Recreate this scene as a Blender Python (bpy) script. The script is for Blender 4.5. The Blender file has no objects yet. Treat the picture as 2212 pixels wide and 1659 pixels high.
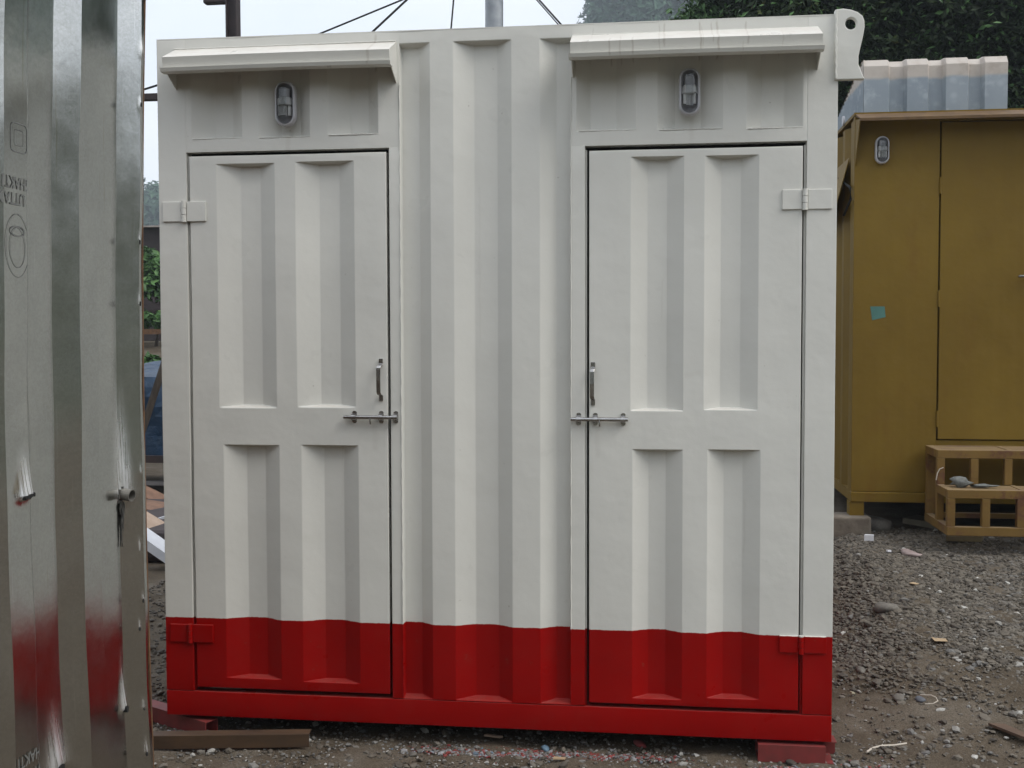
import bpy, bmesh, math, random
import numpy as np
from mathutils import Vector, Matrix, Euler

random.seed(7); rng = np.random.default_rng(7)
sc = bpy.context.scene
col = sc.collection

# ------------------------------------------------------------------ camera
F_PX, IW, IH = 2400.0, 2212.0, 1659.0
CAM = Vector((1.867, -4.0567, 1.5457)); YAW, PITCH, ROLL = -.1258, -.0432, -.0025
fw = Vector((math.sin(YAW)*math.cos(PITCH), math.cos(YAW)*math.cos(PITCH), math.sin(PITCH)))
r0 = Vector((math.cos(YAW), -math.sin(YAW), 0)); u0 = r0.cross(fw)
rt = r0*math.cos(ROLL) + u0*math.sin(ROLL); up = -r0*math.sin(ROLL) + u0*math.cos(ROLL)
cd = bpy.data.cameras.new('camera'); cam = bpy.data.objects.new('camera', cd); col.objects.link(cam)
cd.sensor_width = 36; cd.lens = F_PX/IW*36; cd.clip_start = .05; cd.clip_end = 3000
cam.matrix_world = Matrix(((rt.x, up.x, -fw.x, CAM.x), (rt.y, up.y, -fw.y, CAM.y), (rt.z, up.z, -fw.z, CAM.z), (0, 0, 0, 1)))
sc.camera = cam
HAZE = .0017
def ray(x, y): return fw + rt*((x-1106)/F_PX) - up*((y-829.5)/F_PX)
def at_y(x, y, Y): d = ray(x, y); return CAM + d*((Y-CAM.y)/d.y)
def at_x(x, y, X): d = ray(x, y); return CAM + d*((X-CAM.x)/d.x)
def at_z(x, y, Z): d = ray(x, y); return CAM + d*((Z-CAM.z)/d.z)

# ------------------------------------------------------------------ sky, sun, exposure
w = bpy.data.worlds.new('World'); sc.world = w; w.use_nodes = True
nt = w.node_tree; nt.nodes.clear()
N = nt.nodes.new; L = nt.links.new
SUN_EL, SUN_AZ = math.radians(48), math.radians(110)      # azimuth measured from +Y towards +X
out = N('ShaderNodeOutputWorld'); bg = N('ShaderNodeBackground'); bg.inputs[1].default_value = .1
sky = N('ShaderNodeTexSky'); sky.sky_type = 'NISHITA'; sky.sun_disc = False
sky.sun_elevation = SUN_EL; sky.sun_rotation = SUN_AZ; sky.air_density = 1.2; sky.dust_density = 4
tc = N('ShaderNodeTexCoord'); mp = N('ShaderNodeMapping'); mp.inputs['Scale'].default_value = (1.2, 1.2, 4)
no = N('ShaderNodeTexNoise'); no.inputs['Scale'].default_value = 1.6; no.inputs['Detail'].default_value = 6
cr = N('ShaderNodeValToRGB'); cr.color_ramp.elements[0].position = .32; cr.color_ramp.elements[1].position = .7
cr.color_ramp.elements[0].color = (7.6, 8.2, 9.2, 1); cr.color_ramp.elements[1].color = (9.8, 9.9, 10.1, 1)
mx = N('ShaderNodeMixRGB'); mx.inputs[0].default_value = .9
L(tc.outputs['Generated'], mp.inputs[0]); L(mp.outputs[0], no.inputs['Vector']); L(no.outputs[0], cr.inputs[0])
L(sky.outputs[0], mx.inputs[1]); L(cr.outputs[0], mx.inputs[2]); L(mx.outputs[0], bg.inputs[0]); L(bg.outputs[0], out.inputs[0])
sd = bpy.data.lights.new('sun', 'SUN'); so = bpy.data.objects.new('sun', sd); col.objects.link(so)
sd.energy = 1.5; sd.angle = math.radians(32); sd.color = (1, .96, .9)
to_sun = Vector((math.sin(SUN_AZ)*math.cos(SUN_EL), math.cos(SUN_AZ)*math.cos(SUN_EL), math.sin(SUN_EL)))
so.rotation_euler = to_sun.to_track_quat('Z', 'Y').to_euler()
so.location = (3, -6, 12)
vs = sc.view_settings; vs.view_transform = 'Standard'; vs.look = 'None'; vs.gamma = 1; vs.exposure = .63; vs.use_curve_mapping = False

# ------------------------------------------------------------------ materials
def new_mat(name):
    m = bpy.data.materials.new(name); m.use_nodes = True
    return m, m.node_tree, m.node_tree.nodes['Principled BSDF']
def nd(t, kind, **kw):
    n = t.nodes.new(kind)
    for k, v in kw.items():
        if k in n.inputs: n.inputs[k].default_value = v
        else: setattr(n, k, v)
    return n
def noise(t, vec, scale, detail=4, rough=.55):
    n = nd(t, 'ShaderNodeTexNoise', Scale=scale, Detail=detail, Roughness=rough)
    t.links.new(vec, n.inputs['Vector']); return n.outputs['Fac']
def ramp(t, fac, stops):
    r = nd(t, 'ShaderNodeValToRGB'); e = r.color_ramp.elements
    while len(e) < len(stops): e.new(.5)
    for i, (p, c) in enumerate(stops):
        e[i].position = p; e[i].color = (*c, 1) if len(c) == 3 else c
    t.links.new(fac, r.inputs[0]); return r.outputs[0]
def mix(t, fac, a, b, mode='MIX'):
    m = nd(t, 'ShaderNodeMixRGB', blend_type=mode)
    for i, v in enumerate((fac, a, b)):
        if isinstance(v, (int, float)): m.inputs[i].default_value = v
        elif isinstance(v, tuple): m.inputs[i].default_value = (*v, 1)
        else: t.links.new(v, m.inputs[i])
    return m.outputs[0]
def mth(t, op, a, b=None, c=None, clamp=False):
    m = nd(t, 'ShaderNodeMath', operation=op, use_clamp=clamp)
    for i, v in enumerate((a, b, c)):
        if v is None: continue
        if isinstance(v, (int, float)): m.inputs[i].default_value = v
        else: t.links.new(v, m.inputs[i])
    return m.outputs[0]
def mapr(t, v, a, b, c=0., d=1., smooth=True):
    m = nd(t, 'ShaderNodeMapRange'); m.interpolation_type = 'SMOOTHSTEP' if smooth else 'LINEAR'
    t.links.new(v, m.inputs[0])
    for i, x in enumerate((a, b, c, d)): m.inputs[i+1].default_value = x
    return m.outputs[0]
def bump(t, bsdf, h, strength, dist):
    b = nd(t, 'ShaderNodeBump', Strength=strength, Distance=dist)
    t.links.new(h, b.inputs['Height']); t.links.new(b.outputs[0], bsdf.inputs['Normal'])
def objco(t, scale=(1, 1, 1)):
    c = nd(t, 'ShaderNodeTexCoord'); m = nd(t, 'ShaderNodeMapping'); m.inputs['Scale'].default_value = scale
    t.links.new(c.outputs['Object'], m.inputs[0]); return m.outputs[0]
def xyz(t, v):
    s = nd(t, 'ShaderNodeSeparateXYZ'); t.links.new(v, s.inputs[0]); return s.outputs
def simple(name, c1, c2=None, scale=12, rough=.6, metal=0., bmp=0., bdist=.004, bscale=60, stretch=(1, 1, 1), spec=.5):
    m, t, b = new_mat(name); v = objco(t, stretch)
    c2 = c2 or tuple(x*.75 for x in c1)
    t.links.new(ramp(t, noise(t, v, scale, 5), [(.3, c2), (.7, c1)]), b.inputs['Base Color'])
    b.inputs['Roughness'].default_value = rough; b.inputs['Metallic'].default_value = metal
    b.inputs['Specular IOR Level'].default_value = spec
    if bmp: bump(t, b, noise(t, v, bscale, 6), bmp, bdist)
    return m

Z0 = .08                       # underside of the white cabin
RED_Z = .463 - Z0
def cabin_paint():
    m, t, b = new_mat('white_and_red_enamel'); v = objco(t); X, Y, Z = xyz(t, v)
    white = ramp(t, noise(t, v, 2.3, 4), [(.3, (.66, .655, .61)), (.7, (.70, .695, .645))])
    # faint blotchy overspray and grime
    g = mapr(t, noise(t, objco(t, (1, 1, .25)), 5, 6, .65), .56, .8)
    white = mix(t, mth(t, 'MULTIPLY', g, .13), white, (.50, .48, .42))
    sp = mapr(t, noise(t, v, 55, 2), .755, .80)
    white = mix(t, mth(t, 'MULTIPLY', sp, .45), white, (.3, .27, .22))
    wob = mth(t, 'MULTIPLY', mth(t, 'SUBTRACT', noise(t, objco(t, (1, 1, 1)), 18, 3), .5), .018)
    tot = None                                           # brown rain streaks on header and canopy
    for x0, wd, za, zb, k in [(.848, .005, 2.525, 2.662, .5), (1.715, .0035, 2.525, 2.60, .6), (1.752, .003, 2.525, 2.612, .45), (1.795, .0035, 2.525, 2.60, .6),
                              (1.888, .0025, 2.53, 2.66, .4), (1.905, .0035, 2.55, 2.664, .55), (2.03, .0035, 2.535, 2.664, .65), (2.038, .002, 2.54, 2.65, .4), (2.072, .0025, 2.56, 2.66, .5),
                              (2.092, .004, 2.53, 2.664, .6), (2.19, .0035, 2.55, 2.66, .55), (2.174, .002, 2.525, 2.56, .35), (2.31, .0025, 2.54, 2.62, .3), (1.65, .002, 2.60, 2.655, .3),
                              (.512, .010, 2.22, 2.335, .22), (2.002, .009, 2.22, 2.335, .16), (.835, .012, 1.12, 1.225, .14), (1.668, .010, 1.10, 1.22, .14), (1.23, .004, 1.5, 2.1, .10), (.70, .004, .9, 1.15, .10), (1.90, .003, 1.6, 1.75, .14), (2.2, .003, .75, .95, .14)]:
        x0 -= 2.511/2; za -= Z0; zb -= Z0
        d = mth(t, 'ABSOLUTE', mth(t, 'ADD', mth(t, 'SUBTRACT', X, x0), wob))
        a = mapr(t, d, wd*.3, wd*1.5, k*.6, 0)
        zz = mth(t, 'MULTIPLY', mapr(t, Z, za-.006, za+.006), mapr(t, Z, zb-.012, zb+.004, 1, 0))
        a = mth(t, 'MULTIPLY', a, zz); tot = a if tot is None else mth(t, 'MAXIMUM', tot, a)
    white = mix(t, tot, white, (.33, .285, .225))
    red = ramp(t, noise(t, v, 3, 4), [(.3, (.265, .0022, .0018)), (.7, (.31, .003, .0024))])
    dust = mapr(t, noise(t, v, 9, 6, .7), .45, .85)
    red = mix(t, mth(t, 'MULTIPLY', dust, .05), red, (.30, .12, .09))
    splash = mth(t, 'MULTIPLY', mapr(t, noise(t, v, 34, 5, .75), .60, .70), mapr(t, noise(t, v, 4, 2), .45, .6))
    red = mix(t, mth(t, 'MULTIPLY', splash, .35), red, (.17, .10, .07))
    edge = mth(t, 'MULTIPLY', mth(t, 'SUBTRACT', noise(t, v, 45, 4, .7), .5), .006)
    k = mapr(t, mth(t, 'ADD', Z, edge), RED_Z-.0012, RED_Z+.0012)
    c = mix(t, k, red, white)
    geo = nd(t, 'ShaderNodeNewGeometry'); nz = xyz(t, geo.outputs['Normal'])[2]
    settled = mth(t, 'MULTIPLY', mapr(t, nz, .45, .95), mapr(t, noise(t, v, 20, 5), .3, .7, .4, .85))
    c = mix(t, mth(t, 'MULTIPLY', settled, .5), c, mix(t, k, (.26, .09, .075), (.52, .45, .39)))
    t.links.new(c, b.inputs['Base Color'])
    b.inputs['Roughness'].default_value = .34
    t.links.new(mapr(t, noise(t, v, 7, 4), .3, .7, .27, .42), b.inputs['Roughness'])
    t.links.new(mapr(t, k, 0, 1, .16, .30, False), b.inputs['Specular IOR Level'])
    h = mth(t, 'ADD', mth(t, 'MULTIPLY', noise(t, v, 6, 3), 1.0), mth(t, 'MULTIPLY', noise(t, v, 130, 3), .05))
    bump(t, b, h, .35, .012)
    return m
M_CAB = cabin_paint()
M_DARK = simple('dark_void', (.012, .012, .012), (.008, .008, .008), rough=.9)
M_SEAL = simple('olive_door_edge', (.16, .16, .12), (.09, .09, .065), rough=.7)
M_STEEL = simple('stainless_steel', (.50, .49, .48), (.36, .35, .34), scale=40, rough=.27, metal=1, bmp=.1, bdist=.001)
M_PLAST = simple('grey_plastic', (.60, .60, .63), (.53, .53, .56), rough=.4)
M_BULB = simple('white_bulb', (.85, .85, .84), (.82, .82, .8), rough=.3)
M_BACK = simple('dark_reflector', (.27, .27, .29), (.20, .20, .22), rough=.35)
def glass(name, rough=.05):
    m, t, b = new_mat(name); b.inputs['Base Color'].default_value = (.93, .95, .97, 1)
    b.inputs['Transmission Weight'].default_value = 1; b.inputs['Roughness'].default_value = rough; b.inputs['IOR'].default_value = 1.45
    return m
M_GLASS = glass('clear_lamp_glass')
def zinc():
    m, t, b = new_mat('galvanised_sheet')
    u = nd(t, 'ShaderNodeUVMap', uv_map='uv'); s = nd(t, 'ShaderNodeMapping'); s.inputs['Scale'].default_value = (1, 1, 1)
    t.links.new(u.outputs[0], s.inputs[0]); v = s.outputs[0]
    st = nd(t, 'ShaderNodeMapping'); st.inputs['Scale'].default_value = (60, .8, 1); t.links.new(u.outputs[0], st.inputs[0])
    vo = nd(t, 'ShaderNodeTexVoronoi', Scale=210.); t.links.new(v, vo.inputs['Vector'])
    base = ramp(t, noise(t, v, 5, 6, .6), [(.25, (.48, .49, .475)), (.75, (.575, .58, .56))])
    base = mix(t, .07, base, xyz(t, vo.outputs['Color'])[0], 'OVERLAY')
    run = mapr(t, noise(t, st.outputs[0], 1, 5, .7), .62, .70)
    base = mix(t, mth(t, 'MULTIPLY', run, .5), base, (.34, .30, .20))
    att = nd(t, 'ShaderNodeAttribute', attribute_name='sky_glint')
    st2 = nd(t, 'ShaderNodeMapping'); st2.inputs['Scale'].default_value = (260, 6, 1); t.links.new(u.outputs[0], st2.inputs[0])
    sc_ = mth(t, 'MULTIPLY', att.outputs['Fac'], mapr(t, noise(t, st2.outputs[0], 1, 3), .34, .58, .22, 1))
    base = mix(t, sc_, base, (.93, .94, .96))  # near-white fans painted in as sky glints on the dents
    # thin scratches
    sr = nd(t, 'ShaderNodeMapping'); sr.inputs['Rotation'].default_value = (0, 0, 1.2); sr.inputs['Scale'].default_value = (180, 3, 1)
    t.links.new(u.outputs[0], sr.inputs[0])
    scr = mapr(t, noise(t, sr.outputs[0], 1, 2), .68, .72)
    base = mix(t, mth(t, 'MULTIPLY', scr, .35), base, (.75, .76, .75))
    t.links.new(base, b.inputs['Base Color'])
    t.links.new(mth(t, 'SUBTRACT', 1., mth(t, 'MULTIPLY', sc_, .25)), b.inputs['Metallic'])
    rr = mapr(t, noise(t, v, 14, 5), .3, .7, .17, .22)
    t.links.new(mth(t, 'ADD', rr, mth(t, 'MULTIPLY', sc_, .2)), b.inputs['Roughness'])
    h = mth(t, 'ADD', noise(t, v, 9, 3), mth(t, 'MULTIPLY', noise(t, st.outputs[0], .6, 3), .25))
    bump(t, b, h, .07, .01)
    return m
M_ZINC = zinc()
M_RUST = simple('rusty_edge', (.17, .085, .035), (.07, .035, .018), scale=30, rough=.8, bmp=.3)
M_INK = simple('black_print', (.10, .105, .10), (.17, .175, .165), scale=260, rough=.7)
def yellow():
    m, t, b = new_mat('ochre_paint'); v = objco(t); X, Y, Z = xyz(t, v)
    c = ramp(t, noise(t, v, 1.6, 5), [(.3, (.15, .092, .013)), (.7, (.195, .124, .018))])
    st = mapr(t, noise(t, objco(t, (1, 1, .3)), 4, 6, .7), .52, .8)
    c = mix(t, mth(t, 'MULTIPLY', st, .6), c, (.145, .072, .012))
    d = mapr(t, noise(t, v, 24, 6, .7), .62, .8)
    c = mix(t, mth(t, 'MULTIPLY', d, .35), c, (.14, .08, .03))
    t.links.new(c, b.inputs['Base Color']); b.inputs['Roughness'].default_value = .55; b.inputs['Specular IOR Level'].default_value = .22
    bump(t, b, mth(t, 'ADD', noise(t, v, 3, 4), mth(t, 'MULTIPLY', noise(t, objco(t, (5, 1, .12)), 1.2, 2), .6)), .3, .03)
    return m
M_YEL = yellow()
def yellow_steps():
    m, t, b = new_mat('worn_ochre_steel'); v = objco(t)
    c = ramp(t, noise(t, v, 5, 5), [(.3, (.14, .078, .014)), (.7, (.195, .112, .019))])
    d = mapr(t, noise(t, v, 7, 6, .7), .50, .64)
    c = mix(t, mth(t, 'MULTIPLY', d, .8), c, (.10, .035, .018))
    geo = nd(t, 'ShaderNodeNewGeometry'); nz = xyz(t, geo.outputs['Normal'])[2]
    c = mix(t, mth(t, 'MULTIPLY', mapr(t, nz, .6, .95), .5), c, (.30, .23, .15))        # dust lying on top faces
    t.links.new(c, b.inputs['Base Color']); b.inputs['Roughness'].default_value = .65
    return m
M_STEP = yellow_steps()
HOOD_T = .225
def hood_mat():
    m, t, b = new_mat('weathered_roof_sheet'); v = objco(t); X, Y, Z = xyz(t, v)
    c = ramp(t, noise(t, v, 3, 4), [(.3, (.21, .255, .30)), (.7, (.29, .335, .375))])
    vo = nd(t, 'ShaderNodeTexVoronoi', Scale=13.); t.links.new(v, vo.inputs['Vector'])
    bl = mth(t, 'MULTIPLY', mapr(t, vo.outputs['Distance'], .05, .42, 1, 0), mapr(t, noise(t, v, 6, 3), .36, .55))
    bl = mth(t, 'MAXIMUM', mth(t, 'MULTIPLY', bl, .5), mth(t, 'MULTIPLY', mapr(t, noise(t, v, 10, 5, .65), .5, .72), .7))
    c = mix(t, mth(t, 'MULTIPLY', bl, .75), c, (.46, .51, .56))
    k = mapr(t, mth(t, 'ADD', Z, mth(t, 'MULTIPLY', noise(t, v, 8, 4), .03)), HOOD_T-.012, HOOD_T+.012)
    c = mix(t, mth(t, 'MULTIPLY', k, .85), c, mix(t, mapr(t, noise(t, v, 12, 5), .45, .75), (.52, .46, .40), (.40, .33, .27)))
    t.links.new(c, b.inputs['Base Color']); b.inputs['Roughness'].default_value = .55
    return m
M_HOOD = hood_mat()
def dirt():
    m, t, b = new_mat('dirt'); g = nd(t, 'ShaderNodeNewGeometry'); v = g.outputs['Position']; X, Y, Z = xyz(t, v)
    c = ramp(t, noise(t, v, 3.5, 8, .62), [(.28, (.075, .059, .042)), (.48, (.115, .092, .067)), (.74, (.18, .156, .127))])
    f = ramp(t, noise(t, v, 170, 3, .6), [(.35, (.55, .53, .5)), (.65, (1.2, 1.2, 1.2))])
    c = mix(t, .8, c, f, 'MULTIPLY')
    far = mapr(t, mth(t, 'ABSOLUTE', Y), 12, 30)
    c = mix(t, far, c, ramp(t, noise(t, v, .4, 6), [(.35, (.05, .07, .025)), (.65, (.13, .11, .075))]))
    red = mth(t, 'MULTIPLY', mth(t, 'MULTIPLY', mapr(t, noise(t, v, 26, 5, .7), .53, .6),
              mth(t, 'MULTIPLY', mapr(t, Y, -.09, -.05), mapr(t, Y, .0, .04, 1, 0))),
              mth(t, 'MULTIPLY', mapr(t, X, .9, 1.0), mapr(t, X, 1.85, 2.0, 1, 0)))
    c = mix(t, mth(t, 'MULTIPLY', red, .8), c, (.19, .030, .024))                    # red paint dripped on the ground
    t.links.new(c, b.inputs['Base Color']); b.inputs['Roughness'].default_value = .95; b.inputs['Specular IOR Level'].default_value = .2
    bump(t, b, mth(t, 'ADD', noise(t, v, 60, 6, .7), mth(t, 'MULTIPLY', noise(t, v, 260, 3), .5)), .7, .012)
    return m
M_DIRT = dirt()
def stone_mat(name, stops, attr=True):
    m, t, b = new_mat(name); v = objco(t)
    a = nd(t, 'ShaderNodeAttribute', attribute_name='tone')
    c = ramp(t, a.outputs['Fac'] if attr else noise(t, v, 8, 4), stops)
    c = mix(t, .5, c, ramp(t, noise(t, v, 90, 4), [(.3, (.6, .6, .6)), (.7, (1.25, 1.25, 1.25))]), 'MULTIPLY')
    t.links.new(c, b.inputs['Base Color']); b.inputs['Roughness'].default_value = .8
    return m
M_GRAV = stone_mat('gravel_stone', [(0, (.06, .051, .042)), (.3, (.108, .091, .071)), (.55, (.15, .131, .105)), (.80, (.135, .131, .125)), (.93, (.26, .25, .23)), (1, (.46, .45, .42))])
M_CHIP = stone_mat('paint_chips', [(0, (.20, .03, .025)), (.2, (.24, .05, .045)), (.32, (.12, .11, .105)), (.7, (.3, .3, .31)), (.85, (.10, .15, .2)), (1, (.62, .6, .58))])
M_ROCK = stone_mat('rock', [(.3, (.10, .09, .08)), (.7, (.19, .175, .15))], False)
def leaf_mat(name, stops, rough=.45):
    m, t, b = new_mat(name)
    a = nd(t, 'ShaderNodeAttribute', attribute_name='tone')
    t.links.new(ramp(t, a.outputs['Fac'], stops), b.inputs['Base Color']); b.inputs['Roughness'].default_value = rough
    b.inputs['Specular IOR Level'].default_value = .2
    return m
M_LEAF = leaf_mat('dark_leaf', [(0, (.010, .018, .007)), (.6, (.022, .040, .014)), (.85, (.050, .080, .024)), (1, (.19, .20, .075))], .7)
M_LEAF2 = leaf_mat('bright_leaf', [(0, (.04, .09, .028)), (.6, (.075, .165, .048)), (1, (.17, .27, .11))])
M_LEAF3 = leaf_mat('hill_leaf', [(0, (.035, .075, .045)), (.6, (.055, .11, .065)), (1, (.10, .16, .09))], .8)
M_BARK = simple('bark', (.07, .055, .042), (.035, .028, .022), scale=20, rough=.9, bmp=.5, stretch=(1, 1, .2))
M_POLE = simple('galvanised_pole', (.36, .38, .40), (.26, .28, .30), scale=14, rough=.45, metal=.7)
M_REDP = simple('primer_red', (.22, .030, .028), (.15, .028, .025), scale=18, rough=.6)
M_WOOD = simple('rusty_bar_paint', (.085, .047, .022), (.04, .023, .013), scale=16, rough=.75, bmp=.25, stretch=(.3, 1, 1))
M_PLY = simple('white_board', (.66, .68, .72), (.58, .6, .64), rough=.55)
M_TAN = simple('tan_board', (.40, .30, .23), (.32, .23, .17), scale=20, rough=.75, stretch=(.2, 1, 1))
M_BRN = simple('brown_board', (.20, .11, .07), (.12, .065, .04), scale=14, rough=.8)
M_TARP = simple('blue_tarp', (.007, .036, .085), (.005, .022, .05), scale=6, rough=.55, bmp=.6, bdist=.05, bscale=5)
M_CONC = simple('concrete', (.20, .17, .135), (.12, .10, .08), scale=14, rough=.9, bmp=.5)
M_CARD = simple('cardboard', (.42, .31, .19), (.36, .26, .16), rough=.85)
M_WHITE = simple('white_scrap', (.72, .73, .76), (.6, .6, .64), rough=.6)
M_RAG = simple('grey_rag', (.20, .21, .20), (.09, .095, .09), scale=40, rough=.95, bmp=.6)
M_TEAL = simple('teal_tape', (.075, .20, .175), (.06, .16, .14), rough=.5)
M_BLUE = simple('blue_pebble', (.12, .20, .27), (.08, .13, .18), rough=.7)
M_BGREY = simple('blue_grey_stone', (.12, .13, .15), (.08, .085, .1), rough=.8)
M_WIREW = simple('pale_wire', (.55, .5, .42), (.45, .4, .34), rough=.6)
M_DKST = simple('dark_painted_steel', (.04, .026, .026), (.022, .015, .015), scale=10, rough=.7)

# ------------------------------------------------------------------ mesh helpers
def empty(name, loc, label, cat, group=None, kind=None):
    o = bpy.data.objects.new(name, None); col.objects.link(o); o.location = loc; o.empty_display_size = .1
    tag(o, label, cat, group, kind); return o
def tag(o, label=None, cat=None, group=None, kind=None):
    for k, v in (('label', label), ('category', cat), ('group', group), ('kind', kind)):
        if v: o[k] = v
    return o
def origin(o):
    p = Vector((0, 0, 0))
    while o: p += o.location; o = o.parent
    return p
def link(name, me, parent=None, loc=None):
    o = bpy.data.objects.new(name, me); col.objects.link(o)
    if parent: o.parent = parent
    if loc is not None: o.location = loc
    return o
class MB:
    def __init__(s): s.v = []; s.f = []; s.sm = []
    def add(s, V, F, smooth=False):
        n = len(s.v); s.v += [tuple(p) for p in V]; s.f += [tuple(i+n for i in q) for q in F]; s.sm += [smooth]*len(F); return s
    def box(s, a, b, M=None):
        x0, y0, z0 = a; x1, y1, z1 = b
        V = [Vector(p) for p in ((x0,y0,z0),(x1,y0,z0),(x1,y1,z0),(x0,y1,z0),(x0,y0,z1),(x1,y0,z1),(x1,y1,z1),(x0,y1,z1))]
        if M: V = [M @ p for p in V]
        return s.add(V, [(0,3,2,1),(4,5,6,7),(0,1,5,4),(1,2,6,5),(2,3,7,6),(3,0,4,7)])
    def prism(s, pts, d, smooth=False):          # closed outline (3-D points), extruded by vector d
        n = len(pts); d = Vector(d); A = [Vector(p) for p in pts]; B = [p+d for p in A]
        return s.add(A+B, [tuple(range(n))[::-1], tuple(range(n, 2*n))] + [(i, (i+1) % n, n+(i+1) % n, n+i) for i in range(n)])
    def tube(s, path, r, seg=10, cap=True):
        P = [Vector(p) for p in path]; R = r if isinstance(r, (list, tuple)) else [r]*len(P); V = []; ref = None
        for i, p in enumerate(P):
            d = (P[min(i+1, len(P)-1)] - P[max(i-1, 0)]).normalized()
            if ref is None: ref = Vector((0, 0, 1)) if abs(d.z) < .9 else Vector((1, 0, 0))
            a = d.cross(ref).normalized(); b = d.cross(a); ref = -b if False else ref
            V += [p + (a*math.cos(2*math.pi*k/seg) + b*math.sin(2*math.pi*k/seg))*R[i] for k in range(seg)]
        F = [(i*seg+k, i*seg+(k+1) % seg, (i+1)*seg+(k+1) % seg, (i+1)*seg+k) for i in range(len(P)-1) for k in range(seg)]
        s.add(V, F, True)
        if cap: s.add(V[:seg], [tuple(range(seg))]); s.add(V[-seg:], [tuple(range(seg))[::-1]])
        return s
    def ribbon(s, path, wv, th):                # flat bar bent along a path in 3-D; wv = width vector, th = thickness
        P = [Vector(p) for p in path]; wv = Vector(wv); V = []
        for i, p in enumerate(P):
            d = (P[min(i+1, len(P)-1)] - P[max(i-1, 0)]).normalized(); nrm = d.cross(wv).normalized()*th/2
            V += [p-wv/2-nrm, p+wv/2-nrm, p+wv/2+nrm, p-wv/2+nrm]
        F = [(i*4+k, i*4+(k+1) % 4, i*4+4+(k+1) % 4, i*4+4+k) for i in range(len(P)-1) for k in range(4)]
        n = len(P)*4; F += [(3, 2, 1, 0), (n-4, n-3, n-2, n-1)]
        return s.add(V, F)
    def build(s, name, mat, parent=None, bevel=0, loc=None, **tags):
        off = origin(parent) if parent else (Vector(loc) if loc is not None else Vector((0, 0, 0)))
        me = bpy.data.meshes.new(name); me.from_pydata([tuple(Vector(p)-off) for p in s.v], [], s.f)
        me.polygons.foreach_set('use_smooth', s.sm); me.materials.append(mat)
        bm = bmesh.new(); bm.from_mesh(me); bmesh.ops.recalc_face_normals(bm, faces=bm.faces); bm.to_mesh(me); bm.free()
        o = link(name, me, parent, loc if not parent else None)
        if bevel:
            b = o.modifiers.new('bevel', 'BEVEL'); b.width = bevel; b.segments = 2; b.limit_method = 'ANGLE'; b.harden_normals = False
        return tag(o, **tags)
def npmesh(name, V, F, mat, parent=None, loc=None, smooth=False, tone=None):
    V = np.asarray(V, dtype=np.float32); F = np.asarray(F, dtype=np.int32)
    off = origin(parent) if parent else (Vector(loc) if loc is not None else Vector((0, 0, 0)))
    V = V - np.array(off, dtype=np.float32)
    me = bpy.data.meshes.new(name); k = F.shape[1]
    me.vertices.add(len(V)); me.vertices.foreach_set('co', V.ravel())
    me.loops.add(F.size); me.loops.foreach_set('vertex_index', F.ravel())
    me.polygons.add(len(F)); me.polygons.foreach_set('loop_start', np.arange(0, F.size, k, dtype=np.int32))
    me.polygons.foreach_set('use_smooth', np.full(len(F), smooth))
    me.update(calc_edges=True); me.validate()
    if tone is not None:
        a = me.attributes.new('tone', 'FLOAT', 'POINT'); a.data.foreach_set('value', np.asarray(tone, dtype=np.float32))
    me.materials.append(mat); return link(name, me, parent, loc if not parent else None)
def sst(a, b, x): t = np.clip((x-a)/(b-a), 0, 1); return t*t*(3-2*t)

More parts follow.
